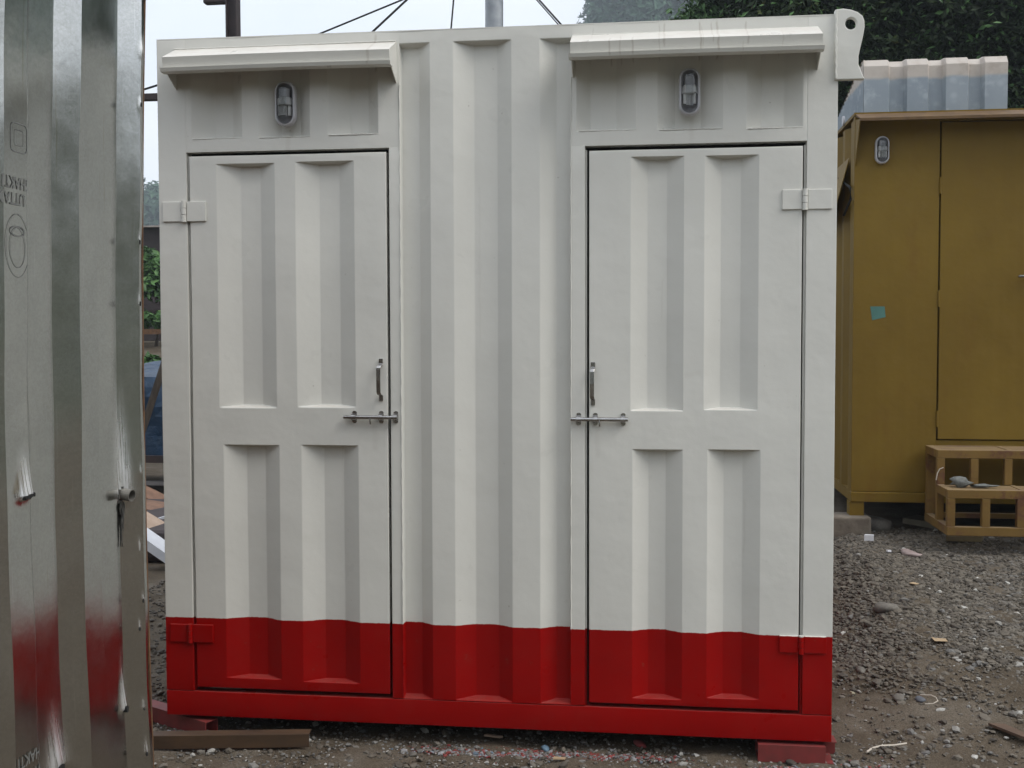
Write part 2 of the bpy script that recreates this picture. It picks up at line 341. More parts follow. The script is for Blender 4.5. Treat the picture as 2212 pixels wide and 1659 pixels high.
# pressed sheet panel in the cabin's front plane: grid with recesses and rounded rims
def panel(name, x0, x1, z0, z1, recs, parent, y=0., back=.04, rim=.002, wob=.0008, seed=0, mat=None, open_l=False, open_r=False):
    zs = set([z0, z1]); xs = set(np.linspace(x0, x1, max(3, int((x1-x0)/.006))))
    zs |= set(np.linspace(z0, z1, max(3, int((z1-z0)/.09))))
    for r in (rim*.3, rim*.65, rim): xs |= {x0+r, x1-r}; zs |= {z0+r, z1-r}
    for (xa, xia, xib, xb, za, zb, D, lg) in recs:
        for q in (xa, xia, xib, xb): xs |= {q-.003, q, q+.003}
        for q in np.linspace(-.01, lg+.012, 10): zs |= {za+q, zb-q}
    xs = np.array(sorted(x for x in xs if x0 <= x <= x1)); zs = np.array(sorted(z for z in zs if z0 <= z <= z1))
    xs = xs[np.r_[True, np.diff(xs) > .0004]]; zs = zs[np.r_[True, np.diff(zs) > .0004]]
    xs[-1] = x1; zs[-1] = z1
    X, Z = np.meshgrid(xs, zs, indexing='ij'); Y = np.zeros_like(X)
    def soft(t): return np.where(t < .12, 0.5*t*t/.12*1.0+0*t, t-.06)   # eased start
    for (xa, xia, xib, xb, za, zb, D, lg) in recs:
        tx = np.minimum(np.clip((X-xa)/max(xia-xa, 1e-4), 0, 1) if xia > xa else np.where(X >= xa, 1., 0.),
                        np.clip((xb-X)/max(xb-xib, 1e-4), 0, 1) if xb > xib else np.where(X <= xb, 1., 0.))
        tz = np.minimum(np.clip((Z-za)/lg, 0, 1), np.clip((zb-Z)/lg, 0, 1))
        Y = np.maximum(Y, D*np.minimum(tx, tz))
    ph = seed*1.7
    Y = Y + wob*(np.sin(X*9+ph)*np.sin(Z*5+ph*2) + .6*np.sin(X*21+ph*3+Z*3) + .5*np.sin(Z*13+ph))
    e = np.minimum(np.minimum(X-x0, x1-X), np.minimum(Z-z0, z1-Z)); e = np.clip(e, 0, rim)
    Y = Y + rim - np.sqrt(np.clip(rim*rim-(rim-e)**2, 0, None))
    nx, nz = X.shape; V = np.stack([X, Y+y, Z], -1).reshape(-1, 3)
    idx = np.arange(nx*nz).reshape(nx, nz)
    F = np.stack([idx[:-1, :-1], idx[1:, :-1], idx[1:, 1:], idx[:-1, 1:]], -1).reshape(-1, 4)
    loop = np.r_[idx[:-1, 0], idx[-1, :-1], idx[1:, -1][::-1], idx[0, 1:][::-1]]
    A = V[loop]; B = A.copy(); B[:, 1] = y+back; n = len(loop); o = len(V); k = np.arange(n); k2 = (k+1) % n
    V = np.vstack([V, A, B]); F = np.vstack([F, np.stack([o+k2, o+k, o+n+k, o+n+k2], -1)])
    ob = npmesh(name, V, F, mat or M_CAB, parent)
    ob.data.polygons.foreach_set('use_smooth', [i < (nx-1)*(nz-1) for i in range(len(F))])
    return ob

# ------------------------------------------------------------------ ground
def gh(x, y):
    r = (sst(-.2, 2.35, y)*.30+.05*sst(1.9, 2.7, y))*sst(2.35, 3.1, x)*(1-sst(7, 14, np.abs(x)))
    r = r + .02*sst(.3, 1.5, np.abs(x-1.2))*np.sin(x*2.1+y*1.3)*sst(2.45, 3.2, x)
    bank = 1.45*sst(11., 15.0, y)*(1-.0*x)
    return r*(1-sst(9, 12, y)) + bank*sst(6, 1, x) + 0.0
dense_x = np.r_[np.arange(-3, 2.4, .05), np.arange(2.4, 5.2, .022), np.arange(5.2, 9, .1)]
xs = np.r_[-290, -100, -60, -40, -25, -16, -11, -8, -6, -4.5, dense_x, 9.5, 11, 13, 16, 20, 28, 40, 60, 100, 290]
ys = np.r_[-160, -60, -30, -16, -9, -6, -4, -2.5, -1.6, -1, np.arange(-.6, 3.2, .025), np.arange(3.2, 8, .1), np.arange(8, 18, .4), 20, 24, 30, 40, 60, 100, 370]
GX, GY = np.meshgrid(xs, ys, indexing='ij')
GZ = gh(GX, GY); near = (np.abs(GX-2) < 6) & (GY > -1) & (GY < 6)
GZ = GZ + near*(.006*np.sin(GX*11+GY*7)*np.sin(GY*9-GX*4) + .004*np.sin(GX*31)*np.sin(GY*27+1) + rng.normal(0, .0018, GX.shape))
ii = np.arange(GX.size).reshape(GX.shape)
ground = npmesh('ground', np.stack([GX, GY, GZ], -1).reshape(-1, 3), np.stack([ii[:-1, :-1], ii[1:, :-1], ii[1:, 1:], ii[:-1, 1:]], -1).reshape(-1, 4), M_DIRT, smooth=True)
tag(ground, kind='structure')
def g1(x, y): return float(gh(np.array(x), np.array(y)))

# ------------------------------------------------------------------ white and red cabin
W, H = 2.511, 2.59
TOP = Z0+H
cab = empty('portable_cabin', (W/2, 0, Z0), 'white steel cabin with two doors and a red painted bottom band', 'portable cabin')
DEPTH = 2.3
b = MB(); t_ = .004
b.box((.03, .05, Z0+.1), (W-.03, DEPTH, TOP-.03))
b.build('interior', M_DARK, cab)
b = MB()
def corr_wall(b, x, xin, y0, y1, z0, z1):
    n = int((y1-y0)/.28); p = (y1-y0)/n; P = []
    for i in range(n): a = y0+i*p; P += [(x, a), (x, a+p*.25), (xin, a+p*.5), (xin, a+p*.75)]
    P.append((x, y1)); V = []; 
    for (px, py) in P: V += [(px, py, z0), (px, py, z1)]
    b.add(V, [(2*i, 2*i+2, 2*i+3, 2*i+1) for i in range(len(P)-1)])
corr_wall(b, 0, .028, .06, DEPTH, Z0+.09, TOP-.06); b.build('side_wall', M_CAB, cab)
b = MB(); corr_wall(b, W, W-.028, .06, DEPTH, Z0+.09, TOP-.06); b.build('side_wall', M_CAB, cab)
MB().box((0, .0, TOP-.004), (W, DEPTH, TOP)).build('roof', M_CAB, cab)
for xa, xb in ((0., .04), (W-.04, W)):
    MB().box((xa, .045, TOP-.06), (xb, DEPTH, TOP-.0045)).build('roof_rail', M_CAB, cab)
    MB().box((xa, .045, Z0), (xb, DEPTH, Z0+.09)).build('floor_rail', M_CAB, cab)
MB().box((0, DEPTH, Z0), (W, DEPTH+.04, TOP)).build('back_wall', M_CAB, cab)
LD = (.122, .8855, .192, 2.228); LO = (.111, .8965, .180, 2.243)      # left door leaf and opening
RD = (1.6375, 2.3925, .190, 2.2145); RO = (1.6225, 2.4065, .176, 2.2325)
ZB = .1785
panel('bottom_rail', 0, W, Z0, ZB-.003, [], cab, rim=.0012, back=.05, seed=1)
panel('corner_post', 0, LO[0], ZB, TOP-.0045, [], cab, rim=.0012, back=.05, seed=1)
panel('corner_post', RO[1], W, ZB, TOP-.0045, [], cab, rim=.0012, back=.05, seed=1)
panel('door_jamb', LO[1], .938, ZB, 2.2435, [], cab, rim=.0012, back=.06, seed=1)
panel('door_jamb', 1.571, RO[0], ZB, 2.2325, [], cab, rim=.0012, back=.06, seed=1)
LEDGE = .007
panel('corrugated_panel', .938, 1.571, ZB, TOP-.0045,
      [(.938, .9385, 1.006, 1.053, ZB-.0+.0, 2.622, .034, .009), (1.139, 1.212, 1.298, 1.354, .1735+.008, 2.622, .034, .009), (1.458, 1.516, 1.5705, 1.571, .182, 2.621, .034, .009)],
      cab, rim=.0007, back=.05, seed=1)
panel('lintel_panel', LO[0], .938, 2.2435, TOP-.0045,
      [(.134, .214, .284, .333, 2.293, 2.61, .042, .010), (.398, .475, .547, .597, 2.292, 2.61, .042, .010), (.664, .742, .812, .857, 2.295, 2.61, .042, .010)], cab, rim=.0007, back=.05, seed=1)
panel('lintel_panel', 1.571, RO[1], 2.2325, TOP-.0045,
      [(1.59, 1.64, 1.735, 1.806, 2.286, 2.61, .042, .010), (1.882, 1.945, 2.038, 2.114, 2.283, 2.61, .042, .010), (2.195, 2.25, 2.33, 2.392, 2.28, 2.61, .042, .010)], cab, rim=.0007, back=.05, seed=1)
# reveals inside the door openings (show as the dark and olive slivers round the leaves)
for o_ in (LO, RO):
    b = MB(); b.box((o_[0]-.001, .052, o_[2]), (o_[0]+.02, .085, o_[3])); b.box((o_[1]-.02, .052, o_[2]), (o_[1]+.001, .085, o_[3]))
    b.box((o_[0]+.02, .052, o_[3]-.02), (o_[1]-.02, .085, o_[3]+.001)); b.box((o_[0]+.02, .052, o_[2]-.001), (o_[1]-.02, .085, o_[2]+.02))
    b.build('door_stop', M_SEAL, cab)
for xa, xb, za, zb in ((RO[0]+.0005, RO[0]+.0065, RO[2], RO[3]-.012), (RO[1]-.0075, RO[1]-.0005, RO[2], RO[3]-.012), (LO[0]+.0005, LO[0]+.0045, LO[2], LO[3]-.012)):
    MB().box((xa, .016, za), (xb, .041, zb)).build('door_flange', M_CAB, cab)
def bead(pts, r, parent, n=60):
    pts = [Vector(p) for p in pts]; P_ = [pts[0].lerp(pts[1], i/n)+Vector((.0008*math.sin(i*1.9), -.0006, .0008*math.sin(i*2.7))) for i in range(n+1)]
    MB().tube(P_, [r*(1+.35*math.sin(i*1.3)*math.sin(i*.37)) for i in range(n+1)], 6).build('weld_bead', M_CAB, parent)
bead([(.9375, .0, .19), (.9375, .0, 2.47)], .0026, cab, 110); bead([(1.5715, .0, .19), (1.5715, .0, 2.48)], .0022, cab, 110)
bead([(.07, -.001, 2.6305), (.925, -.001, 2.632)], .0028, cab, 60); bead([(1.58, -.001, 2.6295), (2.44, -.001, 2.6265)], .0028, cab, 60)
for xa, xb, z in ((.14, .33, 2.292), (.40, .595, 2.291), (.668, .855, 2.294), (1.60, 1.805, 2.285), (1.89, 2.11, 2.282), (2.20, 2.39, 2.279)): bead([(xa, .0, z), (xb, .0, z+.001)], .0016, cab, 24)
def door(D, recs, hinge_x, edge_x, _n, rod, brs, staple_x, hx, hz, lab, seed):
    d = panel('door', *D, recs, cab, y=.001, back=.04, rim=.003, wob=.0016, seed=seed)
    d['label'] = lab
    for (zc, hh, xa, xb) in hinge_x:
        b = MB(); kx = (xa+xb)/2
        kx = edge_x
        pts = []
        for (a, c) in ((xa, kx-.0105), (kx+.0105, xb)):
            b.box((a, -.006, zc-hh/2+.001*(a > 1)), (c, .003, zc+hh/2))
        b.tube([(kx, -.007, zc-hh/2-.002), (kx, -.007, zc-hh/6-.0008)], .0095, 14); b.tube([(kx, -.007, zc-hh/6+.0008), (kx, -.007, zc+hh/6-.0008)], .0095, 14)
        b.tube([(kx, -.007, zc+hh/6+.0008), (kx, -.007, zc+hh/2+.002)], .0095, 14)
        b.build('hinge', M_CAB, d, bevel=.0018)
    # pull handle: feet, offsets and bowed grip of flat bar
    z1, z0 = hz; path = [(hx, -.003, z1), (hx, -.003, z1-.019), (hx, -.007, z1-.022), (hx-.001, -.028, z1-.026), (hx-.002, -.034, z1-.034),
                         (hx-.002, -.037, (z1+z0)/2), (hx-.002, -.034, z0+.034), (hx-.001, -.028, z0+.026), (hx, -.007, z0+.022), (hx, -.003, z0+.019), (hx, -.003, z0)]
    MB().ribbon(path, (.0155, 0, 0), .0035).build('pull_handle', M_STEEL, d, bevel=.001)
    b = MB(); xr0, xr1, zr = rod
    b.tube([(xr0, -.016, zr), (xr1, -.016, zr)], .0075, 12)
    b.tube([(staple_x, -.018, zr), (staple_x, -.022, zr-.010), (staple_x+.001, -.019, zr-.026)], .003, 8)
    b.build('slide_bolt', M_STEEL, d)
    for bx in brs:
        b = MB(); O = []
        for k in range(9): a = math.pi*k/8; O.append((bx+.0085*math.cos(a), -.0025, zr+.017+.006*math.sin(a)))
        for k in range(9): a = math.pi+math.pi*k/8; O.append((bx+.0085*math.cos(a), -.0025, zr-.017+.006*math.sin(a)))
        b.prism(O, (0, .0045, 0))
        arc = [(bx, -.0035, zr-.013)] + [(bx, -.016-.0095*math.sin(math.pi*k/8), zr-.0095*math.cos(math.pi*k/8)) for k in range(9)] + [(bx, -.0035, zr+.013)]
        b.ribbon(arc, (.0165, 0, 0), .002)
        for zz in (.017, -.017): b.tube([(bx, -.0025, zr+zz), (bx, -.0042, zr+zz)], .0035, 8)
        b.build('bolt_bracket', M_STEEL, d)
    return d
def rec4(xa, w_, zlo, zhi, sl, sr): return (xa, xa+sl, xa+w_-sr, xa+w_, zlo, zhi, .033, LEDGE)
door(LD, [rec4(.229, .227, 1.276, 2.1965, .084, .065), rec4(.536, .227, 1.279, 2.199, .084, .065), rec4(.243, .22, .233, 1.134, .08, .065), rec4(.549, .222, .228, 1.135, .08, .065)],
     [(2.0205, .075, .016, .187), (.4025, .069, .020, .193)], .1015, None, (.7205, .9255, 1.2435), (.758, .861, .917), .822, .861, (1.4625, 1.304), 'left door of the cabin, hinged on its left side', 11)
door(RD, [rec4(1.788, .19, 1.273, 2.1885, .06, .06), rec4(2.051, .19, 1.277, 2.1875, .06, .06), rec4(1.796, .181, .214, 1.1315, .058, .06), rec4(2.065, .188, .225, 1.134, .06, .06)],
     [(2.0255, .071, 2.322, 2.494), (.433, .063, 2.324, 2.489)], 2.4005, None, (1.5715, 1.7795, 1.2415), (1.6, 1.661, 1.762), 1.676, 1.652, (1.450, 1.292), 'right door of the cabin, hinged on its right side', 12)
# weather canopies over the doors
def canopy(x0, x1, sag, lab):
    prof = [(.002, 2.629), (-.118, 2.573), (-.108, 2.534), (-.125, 2.5325), (-.120, 2.522), (-.088, 2.5195)]
    n = 40; V = []; F = []
    for i in range(n+1):
        x = x0+(x1-x0)*i/n; dz = sag(i/n)
        for j, (y, z) in enumerate(prof): V.append((x+(-.005 if j > 2 and i == 0 else .005 if j > 2 and i == n else 0), y, z+dz*(1 if j else .4)))
    m = len(prof)
    for i in range(n):
        for j in range(m-1): F.append((i*m+j, (i+1)*m+j, (i+1)*m+j+1, i*m+j+1))
    b = MB(); b.add(V, F); o = b.build('canopy', M_CAB, cab)
    s = o.modifiers.new('solid', 'SOLIDIFY'); s.thickness = .003; s.offset = 0
    for x in (x0+.0025, x1-.0025):
        g = MB().prism([(x-.002, .001, 2.626), (x-.002, -.1155, 2.5715), (x-.002, -.1065, 2.535), (x-.002, -.102, 2.532), (x-.002, .001, 2.478)], (.004, 0, 0))
        g.build('gusset', M_CAB, o, bevel=.0008)
    return o
canopy(.074, .928, lambda s: .002*math.sin(s*3.1) - .001, 'a')
canopy(1.577, 2.441, lambda s: .002 - .004*abs(s-.4), 'b')
# bulkhead lamps
def stadium(cx, cz, hw, hh, n=14):
    P = []
    for k in range(n+1): a = math.pi*k/n; P.append((cx+hw*math.cos(a), cz+hh-hw+hw*math.sin(a)))
    for k in range(n+1): a = math.pi+math.pi*k/n; P.append((cx+hw*math.cos(a), cz-hh+hw+hw*math.sin(a)))
    return P
def loft(b, rings, smooth=True, cap0=False, cap1=True):
    n = len(rings[0]); V = [p for r in rings for p in r]
    F = [(i*n+k, i*n+(k+1) % n, (i+1)*n+(k+1) % n, (i+1)*n+k) for i in range(len(rings)-1) for k in range(n)]
    b.add(V, F, smooth)
    if cap1: b.add(rings[-1], [tuple(range(n))], smooth)
    if cap0: b.add(rings[0], [tuple(range(n))[::-1]], smooth)
def lamp(cx, cz, y, hw, hh, parent, s=1.0):
    b = MB(); R = lambda w_, h_, yy: [(px, yy, pz) for px, pz in stadium(cx, cz, w_, h_)]
    loft(b, [R(hw, hh, y), R(hw, hh, y-.018*s), R(hw*.93, hh-hw*.07, y-.026*s), R(hw*.78, hh-hw*.22, y-.027*s), R(hw*.74, hh-hw*.26, y-.020*s), R(hw*.72, hh-hw*.28, y-.006*s)], True, True, False)
    base = b.build('lamp', M_PLAST, parent)
    b = MB(); b.add(R(hw*.73, hh-hw*.27, y-.006*s), [tuple(range(30))]); b.build('reflector', M_BACK, base)
    b = MB(); b.tube([(cx, y-.020*s, cz+hh*.62), (cx, y-.020*s, cz+hh*.28)], hw*.30, 14); b.build('lamp_holder', M_PLAST, base)
    b = MB(); b.tube([(cx, y-.022*s, cz+hh*.26), (cx, y-.022*s, cz+hh*.18), (cx, y-.022*s, cz-hh*.08)], [hw*.36, hw*.48, hw*.5], 14)
    for q in (-.3, 0, .3): b.tube([(cx+hw*q, y-.02*s, cz-hh*.10), (cx+hw*q, y-.02*s, cz-hh*.52)], hw*.12, 8)
    b.build('bulb', M_BULB, base)
    b = MB(); loft(b, [R(hw*.76, hh-hw*.24, y-.0265*s), R(hw*.72, hh-hw*.28, y-.036*s), R(hw*.6, hh-hw*.40, y-.044*s), R(hw*.35, hh-hw*.62, y-.049*s)])
    for q in np.linspace(-.30, .30, 7): b.tube([(cx+hw*q, y-.0475*s, cz+hh*.66), (cx+hw*q, y-.0495*s, cz), (cx+hw*q, y-.0475*s, cz-hh*.66)], hw*.045, 6)
    b.build('glass_cover', M_GLASS, base)
    return base
lamp(.5045, 2.4135, .010, .040, .084, cab)
lamp(1.9955, 2.4145, .012, .038, .0845, cab)
# lifting lug welded to the top right corner
O = [(2.497, 2.440), (2.600, 2.440), (2.590, 2.462), (2.5785, 2.492), (2.5785, 2.52), (2.5845, 2.55), (2.5935, 2.59), (2.598, 2.62), (2.597, 2.642), (2.591, 2.658), (2.574, 2.672), (2.552, 2.681), (2.525, 2.686), (2.497, 2.683)]
bm = bmesh.new(); hc = Vector((2.5515, 0, 2.633)); n = 20
ov = [bm.verts.new((x, -.009, z)) for x, z in O]; hv = [bm.verts.new((hc.x+.0195*math.cos(2*math.pi*k/n), -.009, hc.z+.0205*math.sin(2*math.pi*k/n))) for k in range(n)]
es = [bm.edges.new((ov[i], ov[(i+1) % len(ov)])) for i in range(len(ov))] + [bm.edges.new((hv[i], hv[(i+1) % n])) for i in range(n)]
bmesh.ops.triangle_fill(bm, use_beauty=True, edges=es)
ex = bmesh.ops.extrude_face_region(bm, geom=bm.faces[:]); bmesh.ops.translate(bm, vec=(0, .026, 0), verts=[v for v in ex['geom'] if isinstance(v, bmesh.types.BMVert)])
bmesh.ops.translate(bm, vec=-origin(cab), verts=bm.verts); bmesh.ops.recalc_face_normals(bm, faces=bm.faces)
me = bpy.data.meshes.new('lifting_lug'); bm.to_mesh(me); bm.free(); me.materials.append(M_CAB); lug = link('lifting_lug', me, cab)
bv = lug.modifiers.new('bevel', 'BEVEL'); bv.width = .003; bv.segments = 2; bv.limit_method = 'ANGLE'
pts = [(2.5015+.0012*math.sin(i*2.1), -.0075, 2.445+.235*i/22) for i in range(23)]
MB().tube(pts, [.0045+.0007*math.sin(i*1.7) for i in range(23)], 8).build('weld_bead', M_CAB, lug)

# ------------------------------------------------------------------ galvanised container on the left
XO, XI = .55, .514
GAL_TOP = 2.425
gal = empty('galvanised_container', (-.6, -3.2, 0), 'unpainted galvanised corrugated container at the left edge', 'container')
prof = [(XO-.001, -1.306), (XO, -1.322)]; y = -1.322
seq = [(.058, XI), (.098, XI), (.065, XO), (.083, XO)]           # towards the camera: slope in, inner flat, slope out, outer flat
kk = 0
while y > -4.9:
    dy, xx = seq[kk % 4]; y -= dy; prof.append((xx, y)); kk += 1
# profile points from far to near, resampled
P = []; 
for (a, c) in zip(prof[:-1], prof[1:]):
    ln = math.hypot(a[0]-c[0], a[1]-c[1]); st = .006 if a[1] > -2.2 else .03; n = max(1, int(ln/st))
    for i in range(n): P.append((a[0]+(c[0]-a[0])*i/n, a[1]+(c[1]-a[1])*i/n))
P.append(prof[-1]); P = np.array(P)
U = np.r_[0, np.cumsum(np.hypot(*np.diff(P, axis=0).T))]
T = np.gradient(P, axis=0); T /= np.linalg.norm(T, axis=1)[:, None]; NRM = np.stack([-T[:, 1], T[:, 0]], 1)
if NRM[0, 0] < 0: NRM = -NRM
def u_of_y(y): return float(np.interp(-y, -P[:, 1], U))
zz = np.r_[np.arange(.06, GAL_TOP, .012), GAL_TOP]
SU, SZ = np.meshgrid(U, zz, indexing='ij'); D = np.zeros_like(SU); GLINT = np.zeros_like(SU)
yoff = lambda z: np.where(np.asarray(z) > 1.3, .045*((np.asarray(z)-1.3)/1.1)**2, .022*((1.3-np.asarray(z))/.9)**2)
def on_sheet(px, py):
    best = None
    for i in range(len(P)):
        if P[i, 1] < -2.2: break
        q = at_y(px, py, P[i, 1]); q = at_y(px, py, P[i, 1]+float(yoff(q.z))); e = abs(q.x-P[i, 0])
        if best is None or e < best[0]: best = (e, i, q.z)
    return U[best[1]], best[2]
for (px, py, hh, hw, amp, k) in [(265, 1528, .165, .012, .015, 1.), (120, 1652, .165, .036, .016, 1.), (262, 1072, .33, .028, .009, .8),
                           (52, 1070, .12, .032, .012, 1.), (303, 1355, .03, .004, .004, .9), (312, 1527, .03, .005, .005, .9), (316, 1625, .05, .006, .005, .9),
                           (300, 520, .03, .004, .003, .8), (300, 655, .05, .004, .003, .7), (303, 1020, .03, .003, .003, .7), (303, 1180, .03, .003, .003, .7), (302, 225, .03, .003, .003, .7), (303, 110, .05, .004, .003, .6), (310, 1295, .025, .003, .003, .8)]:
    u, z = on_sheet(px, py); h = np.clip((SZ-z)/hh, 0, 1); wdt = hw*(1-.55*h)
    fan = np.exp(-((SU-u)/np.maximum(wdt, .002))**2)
    glint_fan = np.where((SZ > z-.006) & (SZ < z+hh), (1-h)**1.2, 0)*fan
    GLINT = np.maximum(GLINT, k*np.clip(glint_fan*1.5, 0, 1)); lip = np.where(SZ < z, np.exp(-((SZ-z)/.010)**2), (1-h)**2)  # mask of the painted glint, fading upward from each dent
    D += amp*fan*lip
D += .0015*np.sin(SZ*7+SU*3)*np.sin(SU*11+1) + .0010*np.sin(SZ*17+SU*9)
def yoff(z): return np.where(np.asarray(z) > 1.3, .045*((np.asarray(z)-1.3)/1.1)**2, .022*((1.3-np.asarray(z))/.9)**2)
SX = P[:, 0][:, None] + NRM[:, 0][:, None]*D; SY = P[:, 1][:, None] + NRM[:, 1][:, None]*D + yoff(SZ)
idx = np.arange(SU.size).reshape(SU.shape)
F = np.stack([idx[:-1, :-1], idx[:-1, 1:], idx[1:, 1:], idx[1:, :-1]], -1).reshape(-1, 4)
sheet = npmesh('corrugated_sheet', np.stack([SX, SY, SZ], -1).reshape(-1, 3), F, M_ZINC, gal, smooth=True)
me = sheet.data; a = me.attributes.new('sky_glint', 'FLOAT', 'POINT'); a.data.foreach_set('value', GLINT.ravel().astype(np.float32))
uvl = me.uv_layers.new(name='uv'); vi = np.empty(len(me.loops), dtype=np.int32); me.loops.foreach_get('vertex_index', vi)
uvl.data.foreach_set('uv', np.stack([SU.ravel()[vi], SZ.ravel()[vi]], -1).astype(np.float32).ravel())
# sharp folds: split normals by angle
try: me.set_sharp_from_angle(angle=math.radians(18))
except Exception: pass
b = MB(); zs_ = np.linspace(0, GAL_TOP, 25); V = []
for z in zs_: V += [(.40, -1.3045+float(yoff(z)), z), (.5495, -1.3045+float(yoff(z)), z), (.5495, -1.2995+float(yoff(z)), z), (.40, -1.2995+float(yoff(z)), z)]
b.add(V, [(i*4+k, i*4+(k+1) % 4, i*4+4+(k+1) % 4, i*4+4+k) for i in range(24) for k in range(4)]+[(0, 1, 2, 3), (96, 97, 98, 99)]); b.build('edge_plate', M_RUST, gal)
MB().box((-1.8, -1.25, GAL_TOP+.002), (.553, -4.9, GAL_TOP+.06)).build('roof_rail', M_RUST, gal)
MB().box((-1.8, -1.24, .06), (.40, -1.25, GAL_TOP)).build('end_wall', M_RUST, gal)
MB().box((-1.8, -4.9, .0), (.545, -1.285, .058)).build('floor_rail', M_RUST, gal)
# pipe stub with weld drips
u, z = on_sheet(262, 1066); i = int(np.argmin(abs(U-u))); pb = Vector((P[i, 0], P[i, 1]+float(yoff(z)), z)); nn = Vector((NRM[i, 0], NRM[i, 1], -.05)).normalized()
b = MB(); tip = pb+Vector((.8, -.15, -.1)).normalized()*.034; seg = 18
ax = (tip-pb).normalized(); aa = ax.cross(Vector((0, 0, 1))).normalized(); bb = ax.cross(aa)
ring = lambda c, r: [c+(aa*math.cos(2*math.pi*k/seg)+bb*math.sin(2*math.pi*k/seg))*r for k in range(seg)]
loft(b, [ring(pb-ax*.02, .0155), ring(tip, .0155), ring(tip, .0130), ring(pb-ax*.02, .0130)], False, False, False)
b.build('pipe_stub', simple('pipe_steel', (.22, .21, .19), (.12, .115, .10), scale=50, rough=.55, metal=.5), gal)
M_SLAG = simple('weld_slag', (.16, .16, .15), (.05, .05, .05), scale=80, rough=.4, metal=.6, bmp=.6)
b = MB()
for k in range(9):
    a0 = 2*math.pi*k/9; c = pb+(aa*math.cos(a0)+bb*math.sin(a0))*.019+ax*.003
    b.tube([c, c+Vector((.002, -.001, -.010-.008*random.random()))], [.0055, .003], 7)
for dx, ln in ((-.004, .12), (.004, .085), (.011, .05), (-.010, .035)):
    c = pb+Vector((.003, dx, -.018)); b.tube([c+Vector((.001*math.sin(j), .0015*math.sin(j*1.3), -ln*j/6)) for j in range(7)], [.0042, .004, .0032, .003, .0024, .002, .001], 6)
b.build('weld_drip', M_SLAG, gal)
# torn slot and rivet holes: dark rimmed openings
def hole(px, py, hw, hh, lip=.0016):
    u, z = on_sheet(px, py); i = int(np.argmin(abs(U-u))); tdir = Vector((-T[i, 0], -T[i, 1], 0)); n_ = Vector((NRM[i, 0], NRM[i, 1], 0))
    iz = int(np.argmin(abs(zz-z))); c = Vector((P[i, 0], P[i, 1]+float(yoff(z)), z)) + n_*(max(float(D[i, iz]), 0)+(.003 if hw > .0031 else .0008))
    O = [c+tdir*hw*math.cos(2*math.pi*k/12)+Vector((0, 0, hh*math.sin(2*math.pi*k/12))) for k in range(12)]
    MB().prism(O, n_*-.02).build('rivet_hole', M_DARK, gal)
for q in [(265, 1531, .006, .009), (119, 1657, .012, .007), (303, 1358, .0025, .006), (312, 1530, .0025, .006), (316, 1628, .003, .006), (300, 523, .002, .006), (300, 656, .002, .006), (310, 1297, .002, .006), (302, 226, .002, .006)]: hole(*q)
for k in range(6):
    q = (45+k*4.6, 1076-k*2.0, .0032+.0012*(k % 2), .0034+.0012*((k+1) % 2)); hole(*q)
# stencilled print, upside down on the sheet as it was bent
def print_text(body, u_end, z_top, size, sx):
    cu = bpy.data.curves.new('t', 'FONT'); cu.body = body; cu.size = size; cu.resolution_u = 3; cu.offset = size*.012
    o = bpy.data.objects.new('t', cu); col.objects.link(o); dg = bpy.context.evaluated_depsgraph_get(); dg.update()
    me = bpy.data.meshes.new_from_object(o.evaluated_get(dg)); bpy.data.objects.remove(o)
    bm = bmesh.new(); bm.from_mesh(me); bmesh.ops.subdivide_edges(bm, edges=[e for e in bm.edges if e.calc_length() > .008], cuts=2)
    for v in bm.verts:
        uu = u_end+v.co.x*sx; zq = z_top-v.co.y; place(v, uu, zq)
    me2 = bpy.data.meshes.new('printed_mark'); bm.to_mesh(me2); bm.free(); me2.materials.append(M_INK)
    return link('printed_mark', me2, gal)
OG = origin(gal)
def surf(uu, zq, lift=.0022):
    x = np.interp(uu, U, P[:, 0]); yv = np.interp(uu, U, P[:, 1]); nx = np.interp(uu, U, NRM[:, 0]); ny = np.interp(uu, U, NRM[:, 1])
    return Vector((x+nx*lift, yv+ny*lift+float(yoff(zq)), zq))
def place(v, uu, zq): v.co = surf(uu, zq)-OG
def outline(path, wd):
    b = MB(); V = []; n = len(path)
    for i in range(n):
        p, q = path[i-1], path[(i+1) % n]; d = Vector((q[0]-p[0], q[1]-p[1])).normalized(); nv = Vector((-d.y, d.x))*wd/2
        V += [surf(path[i][0]+nv.x, path[i][1]+nv.y), surf(path[i][0]-nv.x, path[i][1]-nv.y)]
    b.add(V, [(2*i, 2*((i+1) % n), 2*((i+1) % n)+1, 2*i+1) for i in range(n)]); return b
uA = u_of_y(-1.838)
zt1 = at_x(50, 418, XO).z; zt2 = at_x(50, 446, XO).z
print_text('SHAKTI', uA, at_x(55, 388, XO).z, .036, .82); print_text('UTTAM', uA+.016, at_x(45, 420, XO).z, .036, .82)
zb = at_x(105, 1600, XO).z
print_text('SHAKTI', uA-.012, zb+.004, .036, .85); print_text('UTTAM', uA-.006, zb-.036, .036, .85)
zc = at_x(30, 530, XO).z
for (rw, rh, dz) in ((.043, .066, 0), (.028, .042, -.004)):
    outline([(uA+.045+rw*math.cos(a), zc+dz+rh*math.sin(a)) for a in np.linspace(0, 2*math.pi, 33)[:-1]], .0016).build('printed_mark', M_INK, gal)
outline([(uA+.045+.026*math.cos(a), zc+.030+.010*math.sin(a)) for a in np.linspace(0, 2*math.pi, 25)[:-1]], .003).build('printed_mark', M_INK, gal)
zc = at_x(28, 295, XO).z
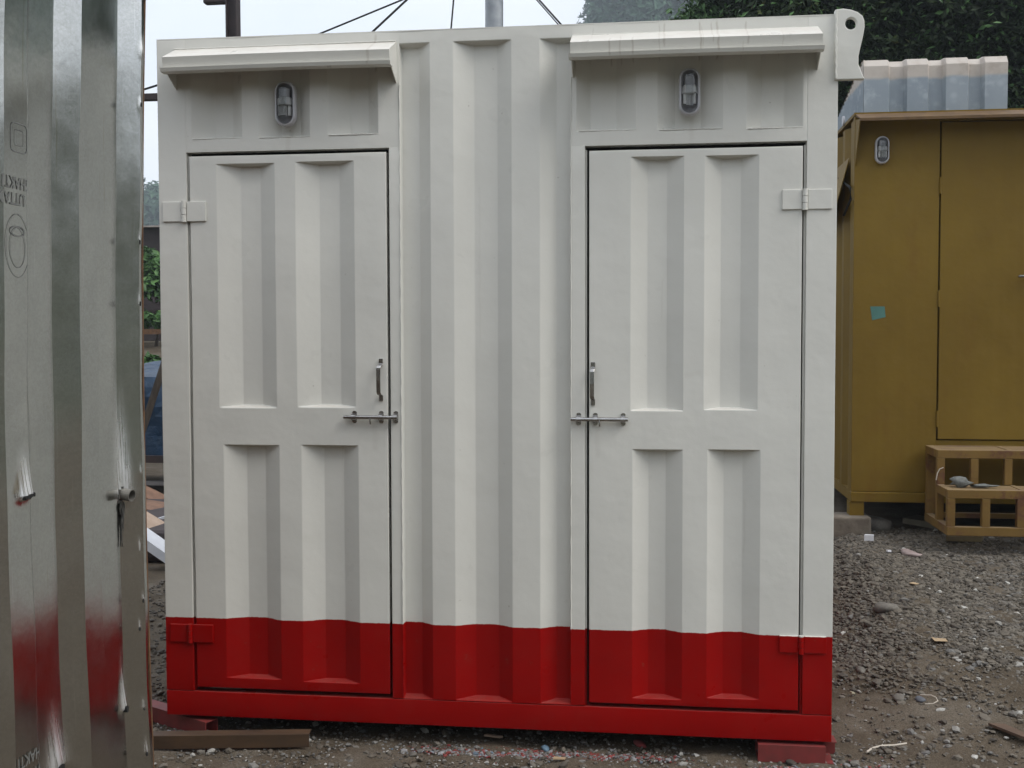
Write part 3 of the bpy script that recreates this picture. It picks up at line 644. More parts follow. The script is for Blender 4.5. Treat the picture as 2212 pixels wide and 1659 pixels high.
for s_ in (1., .55):
    outline([(uA+.040+.030*s_*math.copysign(abs(math.cos(a))**.35, math.cos(a)), zc+.030*s_*math.copysign(abs(math.sin(a))**.35, math.sin(a))) for a in np.linspace(0, 2*math.pi, 41)[:-1]], .0022*s_).build('printed_mark', M_INK, gal)

# ------------------------------------------------------------------ ochre cabin on the right
YF = 2.9
yl = at_y(1838, 1083, YF); XL = yl.x; ZLO = at_y(1838, 1083, YF).z; ZTOP = at_y(1950, 248, YF).z
yc = empty('ochre_cabin', (XL+2.5, YF, ZLO), 'ochre yellow steel cabin with one plain door, behind the white cabin', 'portable cabin')
XR = XL+6.0; DY = 2.4
dx0 = at_y(2027, 600, YF).x; dz0 = at_y(2060, 949, YF).z; dz1 = at_y(2060, 264, YF).z; dx1 = dx0+.86
rail_z = at_y(1900, 1062, YF).z
def ypanel(nm, a, c, y0=0., y1=.05, bev=.003): return MB().box((a[0], YF+y0, a[1]), (c[0], YF+y1, c[1])).build(nm, M_YEL, yc, bevel=bev)
ypanel('front_panel', (XL, rail_z), (dx0, ZTOP))
ypanel('front_panel', (dx1, rail_z), (XR, ZTOP))
ypanel('front_panel', (dx0, rail_z), (dx1, dz0-.006), .004)
ypanel('front_panel', (dx0, dz1+.006), (dx1, ZTOP), .004)
MB().box((XL-.004, YF-.022, ZLO), (XR, YF+.05, rail_z-.002)).build('bottom_rail', M_YEL, yc, bevel=.004)
yd = MB().box((dx0+.008, YF-.006, dz0), (dx1-.006, YF+.03, dz1)).build('door', M_YEL, yc, bevel=.003)
for py in (400, 645, 905):
    p = at_y(2027, py, YF-.012); MB().tube([(dx0+.004, YF-.003, p.z-.05), (dx0+.004, YF-.003, p.z+.05)], .007, 10).build('hinge', M_YEL, yd)
p = at_y(2205, 597, YF-.05)
b = MB().tube([(p.x+.10, YF-.045, p.z), (p.x-.01, YF-.05, p.z), (p.x-.012, YF-.05, p.z+.004)], .009, 10); b.tube([(p.x+.09, YF-.005, p.z), (p.x+.09, YF-.045, p.z)], .008, 8)
b.box((p.x+.065, YF-.012, p.z-.09), (p.x+.115, YF-.006, p.z+.05)); b.build('door_handle', M_STEEL, yd)
b = MB(); corr_wall(b, XL, XL+.03, YF+.05, YF+DY, rail_z, ZTOP-.02); b.build('side_wall', M_YEL, yc)
MB().box((XL, YF+.05, ZLO), (XL+.06, YF+DY, rail_z)).build('bottom_rail', M_YEL, yc)
MB().box((XL+.035, YF+.05, ZLO+.03), (XR, YF+DY, ZTOP-.03)).build('interior', M_DARK, yc)
MB().box((XL-.004, YF-.002, ZTOP), (XR, YF+DY, ZTOP+.02)).build('roof', M_YEL, yc)
# front eave with gusset
ex0 = at_y(1858, 255, YF-.15).x
ez = at_y(1900, 256, YF-.15).z
b = MB(); b.prism([(ex0, YF, ZTOP+.012), (ex0, YF-.15, ez+.006), (ex0, YF-.15, ez-.010), (ex0, YF-.145, ez-.010), (ex0, YF-.145, ez+.002), (ex0, YF, ZTOP-.004)], (XR-ex0, 0, 0))
eave = b.build('eave', simple('brown_roof_edge', (.15, .085, .03), (.08, .045, .018), scale=15, rough=.7), yc)
MB().prism([(ex0, YF-.001, ZTOP-.022), (ex0, YF-.143, ez), (ex0, YF-.001, ZTOP-.30)], (.006, 0, 0)).build('gusset', M_YEL, eave)
lp = at_y(1904.5, 325, YF); lamp(lp.x, lp.z, YF-.001, .041, .082, yc, 1.1)
# side fan box and cable on the end wall
s0 = at_x(1812, 345, XL-.001); s1 = at_x(1838, 330, XL-.001)
b = MB(); b.prism([(XL-.001, YF+.18, s1.z-.02), (XL-.001, YF+.9, s1.z-.02), (XL-.09, YF+.9, s1.z-.35), (XL-.09, YF+.18, s1.z-.35), ], (0, 0, -.02)); b.build('side_hood', M_YEL, yc)
q0 = at_x(1812, 385, XL-.02); q1 = at_x(1836, 405, XL-.02); q2 = at_x(1838, 430, XL-.02); q3 = at_x(1823, 465, XL-.02)
MB().tube([q0, q1, q2, q3], .008, 6).build('cable', M_DARK, yc)
pv = at_x(1824, 261, XL-.004); MB().tube([pv, pv+Vector((-.012, 0, 0))], .03, 14).build('vent_plug', M_PLAST, yc)
tp = [at_y(x, y, YF-.0015) for x, y in ((1880, 662), (1911, 662), (1913, 685), (1884, 692), )]
MB().prism(tp, (0, .003, 0)).build('tape_patch', M_TEAL, yc)
for i, xx in enumerate((XL-.01,)):
    MB().box((xx, YF-.015, ZLO-.115), (xx+.085, YF+.08, ZLO)).build('foot', M_YEL, yc)
# roof housing of corrugated sheet
hx0 = at_y(1866, 180, YF+.05).x; hx1 = at_y(2177, 180, YF+.05).x; hz1 = at_y(2000, 121, YF+.05).z; hz0 = ZTOP+.022
hd = empty('corrugated_roof_housing', ((hx0+hx1)/2, YF+.5, hz0), 'pale blue corrugated sheet housing with dusty top on the ochre cabin roof', 'roof housing')
e_px = [1866, 1885, 1919, 1924, 1954, 1959, 2004, 2009, 2038, 2043, 2091, 2096, 2122, 2127, 2177]
ex = [at_y(x, 180, YF+.05).x for x in [1866, 1919, 1925, 1954, 1960, 2004, 2010, 2038, 2044, 2091, 2097, 2122, 2128, 2177]]
dp = [0, 0, .035, .035, 0, 0, .035, .035, 0, 0, .035, .035, 0, 0]
V = []; nP = len(ex); ys0 = YF+.05
for x, d in zip(ex, dp):
    V += [(x, ys0+d, hz0), (x, ys0+d, hz1-.05), (x, ys0+d+.03, hz1-.008-d*.12), (x, ys0+d+.07, hz1-d*.15), (x, ys0+.95+d, hz0+.17), (x, ys0+.95+d, hz0)]
Fh = [(i*6+j, (i+1)*6+j, (i+1)*6+j+1, i*6+j+1) for i in range(nP-1) for j in range(5)]
MB().add(V, Fh).build('front_sheet', M_HOOD, hd)
V = []; nS = 14
for i in range(nS*2+1):
    yy = ys0+.95*i/(nS*2); d = .015 if (i//1) % 2 else 0.; tz = hz1-.01-(hz1-hz0-.17)*max(0, (i/(nS*2)-.07)/.93)
    V += [(hx0-.002+d, yy, hz0), (hx0-.002+d, yy, tz)]
MB().add(V, [(2*i, 2*i+2, 2*i+3, 2*i+1) for i in range(nS*2)]).build('side_sheet', M_HOOD, hd)
V = [(hx1, ys0, hz0), (hx1, ys0+.95, hz0), (hx1, ys0+.95, hz0+.17), (hx1, ys0+.07, hz1-.01), (hx1, ys0, hz1-.05)]
MB().add(V, [(0, 1, 2, 3, 4)]).build('side_sheet', M_HOOD, hd)

# steps below the ochre door
sx0 = at_y(1999, 963, YF-.03).x; szt = at_y(2060, 966, YF-.03).z
y1 = at_x(2025, 976, sx0).y; y2 = at_x(2047, 1062, sx0).y
z1t = at_x(2025, 972, sx0).z; z2t = at_x(2047, 1058, sx0).z; zb_ = at_x(2047, 1158, sx0).z
st = empty('access_steps', (sx0+.6, (YF+y2)/2, zb_), 'two tier ochre steel steps with barred fronts below the ochre door', 'steps')
SW = 1.3; TB = .04
def bar(nm, a, c): return MB().box(a, c).build(nm, M_STEP, st, bevel=.003)
rail_h = .048
bar('top_rail', (sx0, y1, z1t-rail_h), (sx0+SW, y1+TB, z1t)); bar('top_rail', (sx0, YF-.05, z1t-rail_h), (sx0+SW, YF-.03, z1t))
bar('side_rail', (sx0, y1+TB, z1t-rail_h), (sx0+TB, YF-.05, z1t)); bar('side_rail', (sx0+SW-TB, y1+TB, z1t-rail_h), (sx0+SW, YF-.05, z1t))
bar('top_rail', (sx0, y2, z2t-rail_h), (sx0+SW, y2+TB, z2t)); bar('side_rail', (sx0, y2+TB, z2t-rail_h), (sx0+TB, y1, z2t))
bar('side_rail', (sx0+SW-TB, y2+TB, z2t-rail_h), (sx0+SW, y1, z2t))
bar('foot_rail', (sx0, y2, zb_), (sx0+SW, y2+TB, zb_+.050)); bar('foot_rail', (sx0, y2+TB, zb_), (sx0+TB, YF-.03, zb_+.05))
bar('foot_rail', (sx0+SW-TB, y2+TB, zb_), (sx0+SW, YF-.03, zb_+.05)); bar('foot_rail', (sx0+TB, YF-.3, zb_+.06), (sx0+SW-TB, YF-.27, zb_+.09))
postx = [.186*i for i in range(6)]+[1.116, SW-TB-.005]
for q in postx:
    bar('post', (sx0+q, y1+.001, z2t), (sx0+q+.043, y1+TB-.001, z1t-rail_h)); bar('post', (sx0+q, y2+.001, zb_+.050), (sx0+q+.043, y2+TB-.001, z2t-rail_h))
bar('leg', (sx0+.001, YF-.07, zb_+.05), (sx0+.055, YF-.03, z1t-rail_h)); bar('leg', (sx0+.001, y1, zb_+.05), (sx0+.04, y1+TB, z2t))
def slats(ya, yb, z):
    n = 4; step = (yb-ya)/n
    for i in range(n):
        for (xa, xb) in ((TB, .40), (.43, .83), (.86, SW-TB)):
            bar('tread_slat', (sx0+xa, ya+i*step+.009, z-.03), (sx0+xb, ya+(i+1)*step-.004, z-.003))
    for xx in (.40, .83): bar('cross_bar', (sx0+xx, ya, z-.035), (sx0+xx+.03, yb, z))
slats(y1+TB, YF-.05, z1t); slats(y2+TB, y1, z2t)

# ------------------------------------------------------------------ stones
def ico(sub):
    bm = bmesh.new(); bmesh.ops.create_icosphere(bm, subdivisions=sub, radius=1)
    V = np.array([v.co[:] for v in bm.verts]); F = np.array([[v.index for v in f.verts] for f in bm.faces]); bm.free(); return V, F
I1, I2 = ico(1), ico(2)
def scatter(name, X, Y, S, mat, base=I1, flat=(.35, .75), tone=None, sink=.25, label=None, zf=None):
    n = len(X); bv, bf = base; m = len(bv)
    jit = 1+rng.normal(0, .16, (n, m, 1)); V = bv[None]*jit
    sc_ = np.stack([S*rng.uniform(.8, 1.35, n), S*rng.uniform(.7, 1.1, n), S*rng.uniform(flat[0], flat[1], n)], -1)
    V = V*sc_[:, None]
    a = rng.uniform(0, 6.28, n); ti = rng.normal(0, .28, n)
    c, s_ = np.cos(ti)[:, None], np.sin(ti)[:, None]; V = np.stack([V[..., 0]*c-V[..., 2]*s_, V[..., 1], V[..., 0]*s_+V[..., 2]*c], -1)
    c, s_ = np.cos(a)[:, None], np.sin(a)[:, None]; V = np.stack([V[..., 0]*c-V[..., 1]*s_, V[..., 0]*s_+V[..., 1]*c, V[..., 2]], -1)
    Zc = gh(X, Y)+sc_[:, 2]*(1-sink*2)
    V = V+np.stack([X, Y, Zc], -1)[:, None]
    F = (bf[None]+(np.arange(n)*m)[:, None, None]).reshape(-1, 3)
    tn = np.repeat(rng.random(n) if tone is None else tone, m)
    return npmesh(name, V.reshape(-1, 3), F, mat, tone=tn)
def cloud(n, x0, x1, y0, y1): return rng.uniform(x0, x1, n), rng.uniform(y0, y1, n)
def not_cabin(X, Y): return ~((X > 0) & (X < W) & (Y > .15))
# gravel heap: dense behind, thinning out towards the camera
X, Y = cloud(105000, 2.42, 5.2, -.1, 3.1)
dens = sst(.55, 1.5, Y+.42*(X-3.0)+.14*np.sin(X*5)+.10*np.sin(X*13+Y*9)); keep = (rng.random(len(X)) < .018+dens*.98) & not_cabin(X, Y)
X, Y = X[keep], Y[keep]; S = np.clip(rng.lognormal(math.log(.0074), .45, len(X)), .0033, .024)
tn = np.clip(rng.random(len(X))*.75*(.55+.45*sst(2.6, 3.8, X))+(rng.random(len(X)) > .978)*.45, 0, 1)
o = scatter('gravel', X, Y, S, M_GRAV, tone=tn, sink=.34); tag(o, 'grey crushed stone gravel heaped before the ochre cabin', 'gravel', kind='stuff')
X, Y = cloud(16000, 2.4, 4.6, -.45, 1.5); k = not_cabin(X, Y) & (rng.random(len(X)) < .25+.5*(np.sin(X*7+Y*3)*np.sin(Y*8-X*2) > -.1)); X, Y = X[k], Y[k]; S = np.clip(rng.lognormal(math.log(.0036), .68, len(X)), .0013, .022)
o = scatter('grit', X, Y, S, M_GRAV); tag(o, 'fine grit scattered over the bare brown ground at right', 'grit', kind='stuff')
X, Y = cloud(9000, -.6, 2.6, -.35, .35); S = np.clip(rng.lognormal(math.log(.0036), .6, len(X)), .0015, .017)
o = scatter('grit', X, Y, S, M_GRAV); tag(o, 'fine grit on the ground along the cabin front', 'grit', kind='stuff')
X, Y = cloud(4500, -1.2, .1, .1, 3.2); S = np.clip(rng.lognormal(math.log(.009), .4, len(X)), .004, .022)
o = scatter('gravel', X, Y, S, M_GRAV, tone=rng.random(len(X))*.45); tag(o, 'brown gravel in the gap left of the white cabin', 'gravel', kind='stuff')
X = np.r_[rng.normal(1.32, .16, 1300), rng.normal(1.75, .13, 500), rng.normal(2.42, .12, 260), rng.normal(.12, .1, 250), rng.normal(2.62, .08, 120)]
Y = np.r_[rng.normal(-.045, .022, 1300), rng.normal(-.03, .02, 500), rng.normal(-.075, .02, 260), rng.normal(.02, .05, 250), rng.normal(-.03, .04, 120)]
S = np.clip(rng.lognormal(math.log(.0042), .45, len(X)), .002, .014); tn = rng.random(len(X)); tn = np.where(tn > .86, tn*.8, tn); tn[1300:1800] *= .7; tn[2060:] *= .8; S *= .85
o = scatter('paint_chips', X, Y, S, M_CHIP, tone=tn); tag(o, 'red and grey paint chips lying along the foot of the cabin', 'paint chips', kind='stuff')
# stones one can pick out
def rock(px, py, r, mat, label, cat='stone', squash=.6, name='stone', up_=0.):
    z = 0.; p = at_z(px, py, 0)
    for _ in range(12): p = at_z(px, py, g1(p.x, p.y))
    bv, bf = I2; V = bv*(1+rng.normal(0, .07, (len(bv), 1)))*np.array([r*1.25, r, r*squash])
    V = V+.18*r*np.sin(bv[:, [1, 2, 0]]*2.3+px)
    a = rng.uniform(0, 6.28); V = np.stack([V[:, 0]*math.cos(a)-V[:, 1]*math.sin(a), V[:, 0]*math.sin(a)+V[:, 1]*math.cos(a), V[:, 2]], -1)
    o = npmesh(name, V+np.array([p.x, p.y, p.z+r*squash*.55]), bf, mat, loc=(p.x, p.y, p.z), smooth=True); tag(o, label, cat); return o
rock(1914, 1322, .062, M_ROCK, 'broad pale stone at the near edge of the gravel')
rock(1943, 1512, .024, M_ROCK, 'round brown stone on bare dirt beside a curled wire')
rock(1990, 1514, .019, M_BGREY, 'small blue grey stone beside the round brown stone')
rock(1889, 1145, .085, M_ROCK, 'rounded rock in the shadow under the ochre cabin', squash=.8)
rock(1177, 1621, .015, M_BLUE, 'sky blue pebble under the front edge of the white cabin', squash=.8)
rock(892, 1632, .013, M_ROCK, 'dark pebble on the dirt in front of the left cabin half')
rock(1708, 1650, .020, M_GRAV, 'grey stone lying in front of the red channel')
rock(1860, 1451, .020, M_ROCK, 'dark stone on the dirt nearest the right corner post')
rock(1382, 1340+270, .022, simple('red_stone', (.28, .05, .05), (.18, .05, .05), rough=.8), 'stone splashed with red paint before the right door', squash=.5)

# ------------------------------------------------------------------ scraps and offcuts
def scrap(name, px, py, w_, d_, th, rot, mat, label, cat, tilt=.08, Zg=None, skew=.3):
    p = at_z(px, py, 0)
    for _ in range(12): p = at_z(px, py, g1(p.x, p.y))
    O = [(-w_/2, -d_/2), (w_/2*(1-skew), -d_/2*.8), (w_/2, d_/2*.7), (-w_/2*.7, d_/2)]
    M = Matrix.Translation((p.x, p.y, p.z+.012+abs(tilt)*w_*.4)) @ Euler((0, tilt, rot)).to_matrix().to_4x4()
    b = MB(); b.prism([M @ Vector((x, y_, 0)) for x, y_ in O], (0, 0, th)); return b.build(name, mat, loc=(p.x, p.y, p.z), label=label, cat=cat)
scrap('cardboard_scrap', 2030, 1389, .075, .06, .002, .2, M_CARD, 'tan cardboard scrap where gravel meets dirt', 'cardboard')
scrap('cardboard_scrap', 1975, 1266, .04, .04, .002, -.6, M_CARD, 'small orange cardboard scrap higher on the gravel', 'cardboard')
scrap('white_packet', 1877, 1172, .055, .03, .034, -.15, M_WHITE, 'white packet on the gravel before the ochre cabin foot', 'packet', tilt=0, skew=.05)
scrap('paper_scrap', 1920, 1197, .03, .02, .01, .5, M_WHITE, 'tiny crumpled white scrap on the gravel', 'paper')
rock(1966, 1200, .05, simple('dusty_pink_plastic', (.34, .27, .26), (.22, .17, .16), rough=.6), 'dusty pink crumpled plastic bag on the gravel', 'plastic bag', .42, 'plastic_bag')
scrap('stone_slab', 1998, 1140, .22, .2, .035, -.5, simple('slate', (.19, .175, .14), (.14, .13, .1), rough=.8), 'flat grey slab leaning beside the left side of the steps', 'slab', tilt=.10)
scrap('stone_slab', 2083, 1172, .24, .10, .03, .05, simple('yellow_stone', (.24, .19, .10), (.16, .12, .07), rough=.85), 'yellowish stone slab under the front of the steps', 'slab', tilt=.02)
scrap('wood_offcut', 2192, 1592, .20, .05, .010, -1.0, simple('old_wood', (.12, .075, .05), (.08, .05, .034), rough=.9), 'brown wood offcut at the right edge of the dirt', 'wood offcut', tilt=.02)
scrap('paper_scrap', 1841, 1505, .022, .02, .006, .5, simple('cream_scrap', (.5, .46, .33), rough=.8), 'cream scrap of paper against the red corner post', 'paper', tilt=.3)
scrap('wood_chip', 1208, 1647, .05, .022, .004, .15, M_CARD, 'tan wood chip in front of the cabin below the blue pebble', 'wood chip')
scrap('wood_chip', 1066, 1600, .07, .014, .008, -.05, M_TAN, 'thin tan stick by the cabin front left of the chips', 'stick')
b = MB(); p = at_z(1920, 1520, .02); pts = [at_z(x, y, .012+g1(at_z(x, y, 0).x, at_z(x, y, 0).y)) for x, y in ((1988, 1501), (2012, 1502), (2022, 1507), (2026, 1514), (2016, 1520), (1998, 1521))]
b.tube(pts, .0022, 6).build('curled_wire', M_WIREW, loc=pts[0], label='thin pale wire curled on the dirt', cat='wire')
b = MB(); pts = [at_z(x, y, .012) for x, y in ((1872, 1625), (1884, 1616), (1905, 1611), (1930, 1610), (1958, 1606))]
b.tube(pts, .004, 8).build('bent_rod', M_WIREW, loc=pts[0], label='bent pale rod with reddish tip beside the red channel', cat='rod')

# rusty bar in front, red tube and red channel that carry the cabin
a0 = at_z(668, 1621, 0); 
M = Matrix.Translation((a0.x, a0.y, 0)) @ Matrix.Rotation(math.radians(9.0), 4, 'Z')
b = MB(); b.box((-1.15, 0, .012), (0, .003, .062), M); b.box((-1.15, .003, .058), (0, .055, .062), M); b.build('angle_bar', M_WOOD, bevel=.0012, loc=(a0.x-.5, a0.y, 0), label='rusty brown angle bar lying on the ground in front of the cabin', cat='steel bar')
e0 = at_z(444, 1594, .003); ax = (at_z(330, 1559, .003)-e0).normalized(); sd_ = Vector((-ax.y, ax.x, 0)); sd_ = sd_ if sd_.x > 0 else -sd_; hh, ww, tt = .060, .060, .004
b = MB(); ring = lambda q, k: [q+sd_*(ww*0+tt*k)+Vector((0, 0, tt*k)), q+sd_*(ww-tt*k)+Vector((0, 0, tt*k)), q+sd_*(ww-tt*k)+Vector((0, 0, hh-tt*k)), q+sd_*tt*k+Vector((0, 0, hh-tt*k))]
far = e0+ax*1.1
loft(b, [ring(far, 0), ring(e0, 0), ring(e0, 1), ring(far, 1)], False, False, False)
b.build('square_tube', M_REDP, loc=e0, label='open ended red square tube under the left cabin corner', cat='steel tube')
cx0, cx1 = at_y(1637, 1620, -.005).x, at_y(1783, 1620, -.005).x
b = MB(); b.box((cx0, -.012, .002), (cx1, -.007, .066)); b.box((cx0, -.007, .060), (cx1, .10, .0655)); b.box((cx0, .095, .002), (cx1+.05, .10, .0595)); b.box((cx0, -.007, .0015), (cx1+.03, .095, .006))
b.box((cx1, .03, .066), (cx1+.045, .1, .0705))
b.build('steel_channel', M_REDP, bevel=.001, loc=((cx0+cx1)/2, .04, 0), label='dusty red steel channel under the right cabin corner', cat='steel channel')
# ochre cabin foot block, rag
p = at_y(1835, 1114, YF-.03)
b = MB().box((p.x-.14, YF-.09, p.z-.14), (p.x+.12, YF+.12, p.z)); b.build('concrete_block', M_CONC, bevel=.012, loc=(p.x, YF, p.z-.14), label='rough concrete block under the corner foot of the ochre cabin', cat='block')
for xx in (): MB().box((xx-.05, YF-.05, 0), (xx+.15, YF+.15, ZLO-.116)).build('concrete_block', M_CONC, loc=(xx, YF, 0), label='concrete block under the hidden feet of the ochre cabin', cat='block', group='blocks under the ochre cabin')
p = at_x(2047, 1050, sx0); rp = Vector((sx0+.10, (y1+y2)/2+.02, z2t))
bv, bf = I2; V = bv*np.array([.055, .04, .028])*(1+.3*np.sin(bv[:, [1]]*9+bv[:, [0]]*5)+rng.normal(0, .2, (len(bv), 1)))
o = npmesh('rag', V+np.array([rp.x, rp.y, rp.z+.026]), bf, M_RAG, loc=rp, smooth=True); tag(o, 'crumpled grey rag on the lower step', 'rag')
V = bv*np.array([.07, .025, .009])*(1+.3*np.sin(bv[:, [0]]*8)+rng.normal(0, .12, (len(bv), 1)))
o2 = npmesh('rag_tail', V+np.array([rp.x+.12, rp.y-.02, rp.z+.010]), bf, M_RAG, parent=o, smooth=True)
pts = [at_y(x, y, y1-.006) for x, y in ((2038, 1010), (2030, 1013), (2025, 1022), (2022, 1037))]
MB().tube(pts, .003, 6).build('wire_loop', M_WIREW, loc=pts[0], label='yellow wire hooked on the left post of the steps', cat='wire')

# ------------------------------------------------------------------ gap between container and cabin
def slab_at(name, pxs, Y0, depth, th, mat, label, cat, group=None):   # board seen through the gap, its near edge at depth Y0
    (xa, ya), (xb, yb) = pxs; A = at_y(xa, ya, Y0); B = at_y(xb, yb, Y0); d = (B-A).normalized(); A = A-d*.5; B = B+d*.45
    n = Vector((0, depth, depth*.04))
    b = MB(); V = [A, B, B+n, A+n]; dn = Vector((0, 0, -th)); b.add([*V, *[q+dn for q in V]], [(0, 1, 2, 3), (7, 6, 5, 4), (0, 4, 5, 1), (1, 5, 6, 2), (2, 6, 7, 3), (3, 7, 4, 0)])
    return b.build(name, mat, loc=A+Vector((0, 0, -th)), label=label, cat=cat, group=group)
slab_at('white_board', ((316, 1166), (356, 1194)), 2.85, .16, .07, M_PLY, 'white board lowest in the scrap heap beside the cabin', 'board')
slab_at('tan_board', ((316, 1148), (356, 1172)), 3.15, .3, .02, M_TAN, 'tan board lying on the lowest white board', 'board')
slab_at('tan_board', ((316, 1136), (356, 1146)), 3.45, .22, .02, M_TAN, 'tan board with a notched end in the scrap heap', 'board')
slab_at('white_board', ((316, 1128), (356, 1115)), 3.6, .06, .035, M_PLY, 'narrow white strip tilted across the scrap heap', 'board')
slab_at('brown_board', ((316, 1100), (356, 1106)), 4.0, .3, .05, M_BRN, 'orange brown board at the back of the scrap heap', 'board')
slab_at('brown_board', ((316, 1075), (350, 1092)), 4.6, .25, .08, M_BRN, 'darker brown plank behind the orange board', 'board')
g0 = at_y(333, 1100, 4.2)
MB().box((g0.x-.8, 3.1, 0), (g0.x+.7, 4.6, .22)).build('rubble_pile', M_DKST, bevel=.05, loc=(g0.x, 3.9, 0), label='dark rubble under the heap of boards', cat='rubble')
# trailer with a blue tarpaulin
tz = lambda py, Y: at_y(333, py, Y).z
tx = at_y(333, 900, 6.0).x
tr = empty('flat_trailer', (tx, 6.4, 0), 'dark flat trailer loaded under a blue sheet behind the cabin', 'trailer')
MB().box((tx-1.4, 6.0, tz(1000, 6)), (tx+1.2, 7.6, tz(985, 6))).build('deck', M_DKST, tr)
MB().box((tx-1.4, 6.05, tz(1050, 6)), (tx+1.2, 6.12, tz(1042, 6))).build('side_beam', simple('grey_beam', (.16, .15, .15), rough=.7), tr)
for xx in (-1., .9): MB().tube([(tx+xx, 6.2, tz(1055, 6)), (tx+xx, 6.4, tz(1055, 6))], tz(1055, 6), 20).build('wheel', M_DARK, tr)
V = []; nn = 26
for i in range(nn+1):
    for j in range(9):
        x = tx-1.3+2.4*i/nn; v = j/8
        V.append((x, 6.05-.04*math.sin(i*1.1+j)*v+.5*(1-v)**3*0, tz(985, 6)+(tz(815, 6)-tz(985, 6))*v+.004*math.sin(i*.7)))
    V.append((x, 7.4, tz(815, 6)+.1+.03*math.sin(i)))
me_f = [(i*10+j, (i+1)*10+j, (i+1)*10+j+1, i*10+j+1) for i in range(nn) for j in range(9)]
b = MB(); b.add(V, me_f, False); b.build('tarpaulin', M_TARP, loc=(tx, 6.4, tz(985, 6)), label='blue tarpaulin sheet seen through the gap', cat='tarpaulin')
pA, pB = at_y(316, 905, 5.8), at_y(350, 800, 5.8); d = (pB-pA)
MB().tube([pA-d*.9, pB+d*.4], .035, 8).build('leaning_pole', M_BARK, loc=pA-d*.9, label='brown pole leaning against the blue sheet', cat='pole')

# ------------------------------------------------------------------ foliage
def leaves(name, centers, radii, n, size, mat, parent=None, loc=None, squash=.8, droop=0., shell=.55):
    centers = np.asarray(centers, float); radii = np.asarray(radii, float); w_ = radii**2; k = rng.choice(len(centers), n, p=w_/w_.sum())
    d = rng.normal(0, 1, (n, 3)); d /= np.linalg.norm(d, axis=1)[:, None]; rr = (shell+(1-shell)*rng.random(n))[:, None]*(1+.18*rng.normal(0, 1, (n, 1)))
    C = centers[k]+d*rr*radii[k][:, None]*np.array([1, 1, squash])
    nrm = d*.6+rng.normal(0, .6, (n, 3))+np.array([0, 0, .5]); nrm /= np.linalg.norm(nrm, axis=1)[:, None]
    a = np.cross(nrm, rng.normal(0, 1, (n, 3))); a /= np.linalg.norm(a, axis=1)[:, None]; b_ = np.cross(nrm, a)
    s = size*rng.uniform(.6, 1.4, n)[:, None]
    V = np.stack([C-a*s, C-b_*s*.42+nrm*s*.12, C+a*s, C+b_*s*.42+nrm*s*.12], 1).reshape(-1, 3)
    F = np.arange(n*4).reshape(n, 4)
    tone = np.clip(rng.beta(2, 2.2, n)*.75+rng.random(n)**9*.4+.12*np.sin(k*2.4), 0, 1)
    return npmesh(name, V, F, mat, parent, loc, tone=np.repeat(tone, 4))
def limb_tree(name, base, top, crowns, nleaf, size, mat, label, group=None):
    t = empty(name, base, label, 'tree', group)
    base, top = Vector(base), Vector(top); b = MB()
    b.tube([base-Vector((0, 0, .2)), base.lerp(top, .4)+Vector((.1, .05, 0)), top], [.24, .18, .10], 10)
    t1 = b.build('trunk', M_BARK, t)
    for c, r in crowns[::3]:
        c = Vector(c); s = base.lerp(top, .45+.4*random.random()); m = s.lerp(c, .5)+Vector((0, 0, .25))
        MB().tube([s, m, c], [.085, .05, .015], 7).build('limb', M_BARK, t)
    leaves('crown', [c for c, r in crowns], [r for c, r in crowns], nleaf, size, mat, t)
    if mat is M_LEAF: leaves('leaf_tips', [c for c, r in crowns], [r*1.04 for c, r in crowns], nleaf//14, size*1.05, M_LEAF2, t, shell=.9)
    return t
# big dark trees behind the ochre cabin
def crown_box(x0, x1, y0, y1, z0, z1, n, r0_, r1_):
    return [((random.uniform(x0, x1), random.uniform(y0, y1), random.uniform(z0, z1)), random.uniform(r0_, r1_)) for _ in range(n)]
YT = 8.5
def TX(px): return at_y(px, 60, YT).x
def TZ(py): return at_y(1900, py, YT).z
limb_tree('broadleaf_tree', (TX(1790), 10.0, 0), (TX(1790), 9.8, TZ(60)), crown_box(TX(1625), TX(1950), 8.6, 11, TZ(190), TZ(-160), 40, .40, .75), 110000, .042, M_LEAF, 'dense dark green tree right behind the lifting lug')
limb_tree('broadleaf_tree', (TX(2120), 10.4, 0), (TX(2120), 10.2, TZ(60)), crown_box(TX(1930), TX(2330), 8.7, 11, TZ(330), TZ(-160), 52, .45, .8), 140000, .042, M_LEAF, 'dense dark green tree at the right edge above the ochre cabin')
limb_tree('broadleaf_tree', (TX(1640), 11.5, 0), (TX(1630), 11.2, TZ(10)), [((TX(x), 10.4+random.uniform(-.5, .5), TZ(y)), r) for x, y, r in ((1640, 20, .55), (1600, 10, .40), (1560, -8, .42), (1520, 18, .22), (1462, 8, .13), (1490, 30, .14), (1440, 2, .10), (1545, 32, .16), (1590, 40, .25), (1470, -25, .25), (1660, -30, .6), (1560, -50, .5), (1700, 50, .6))], 26000, .045, M_LEAF2, 'lighter green tree with thin branch tips above the right canopy')
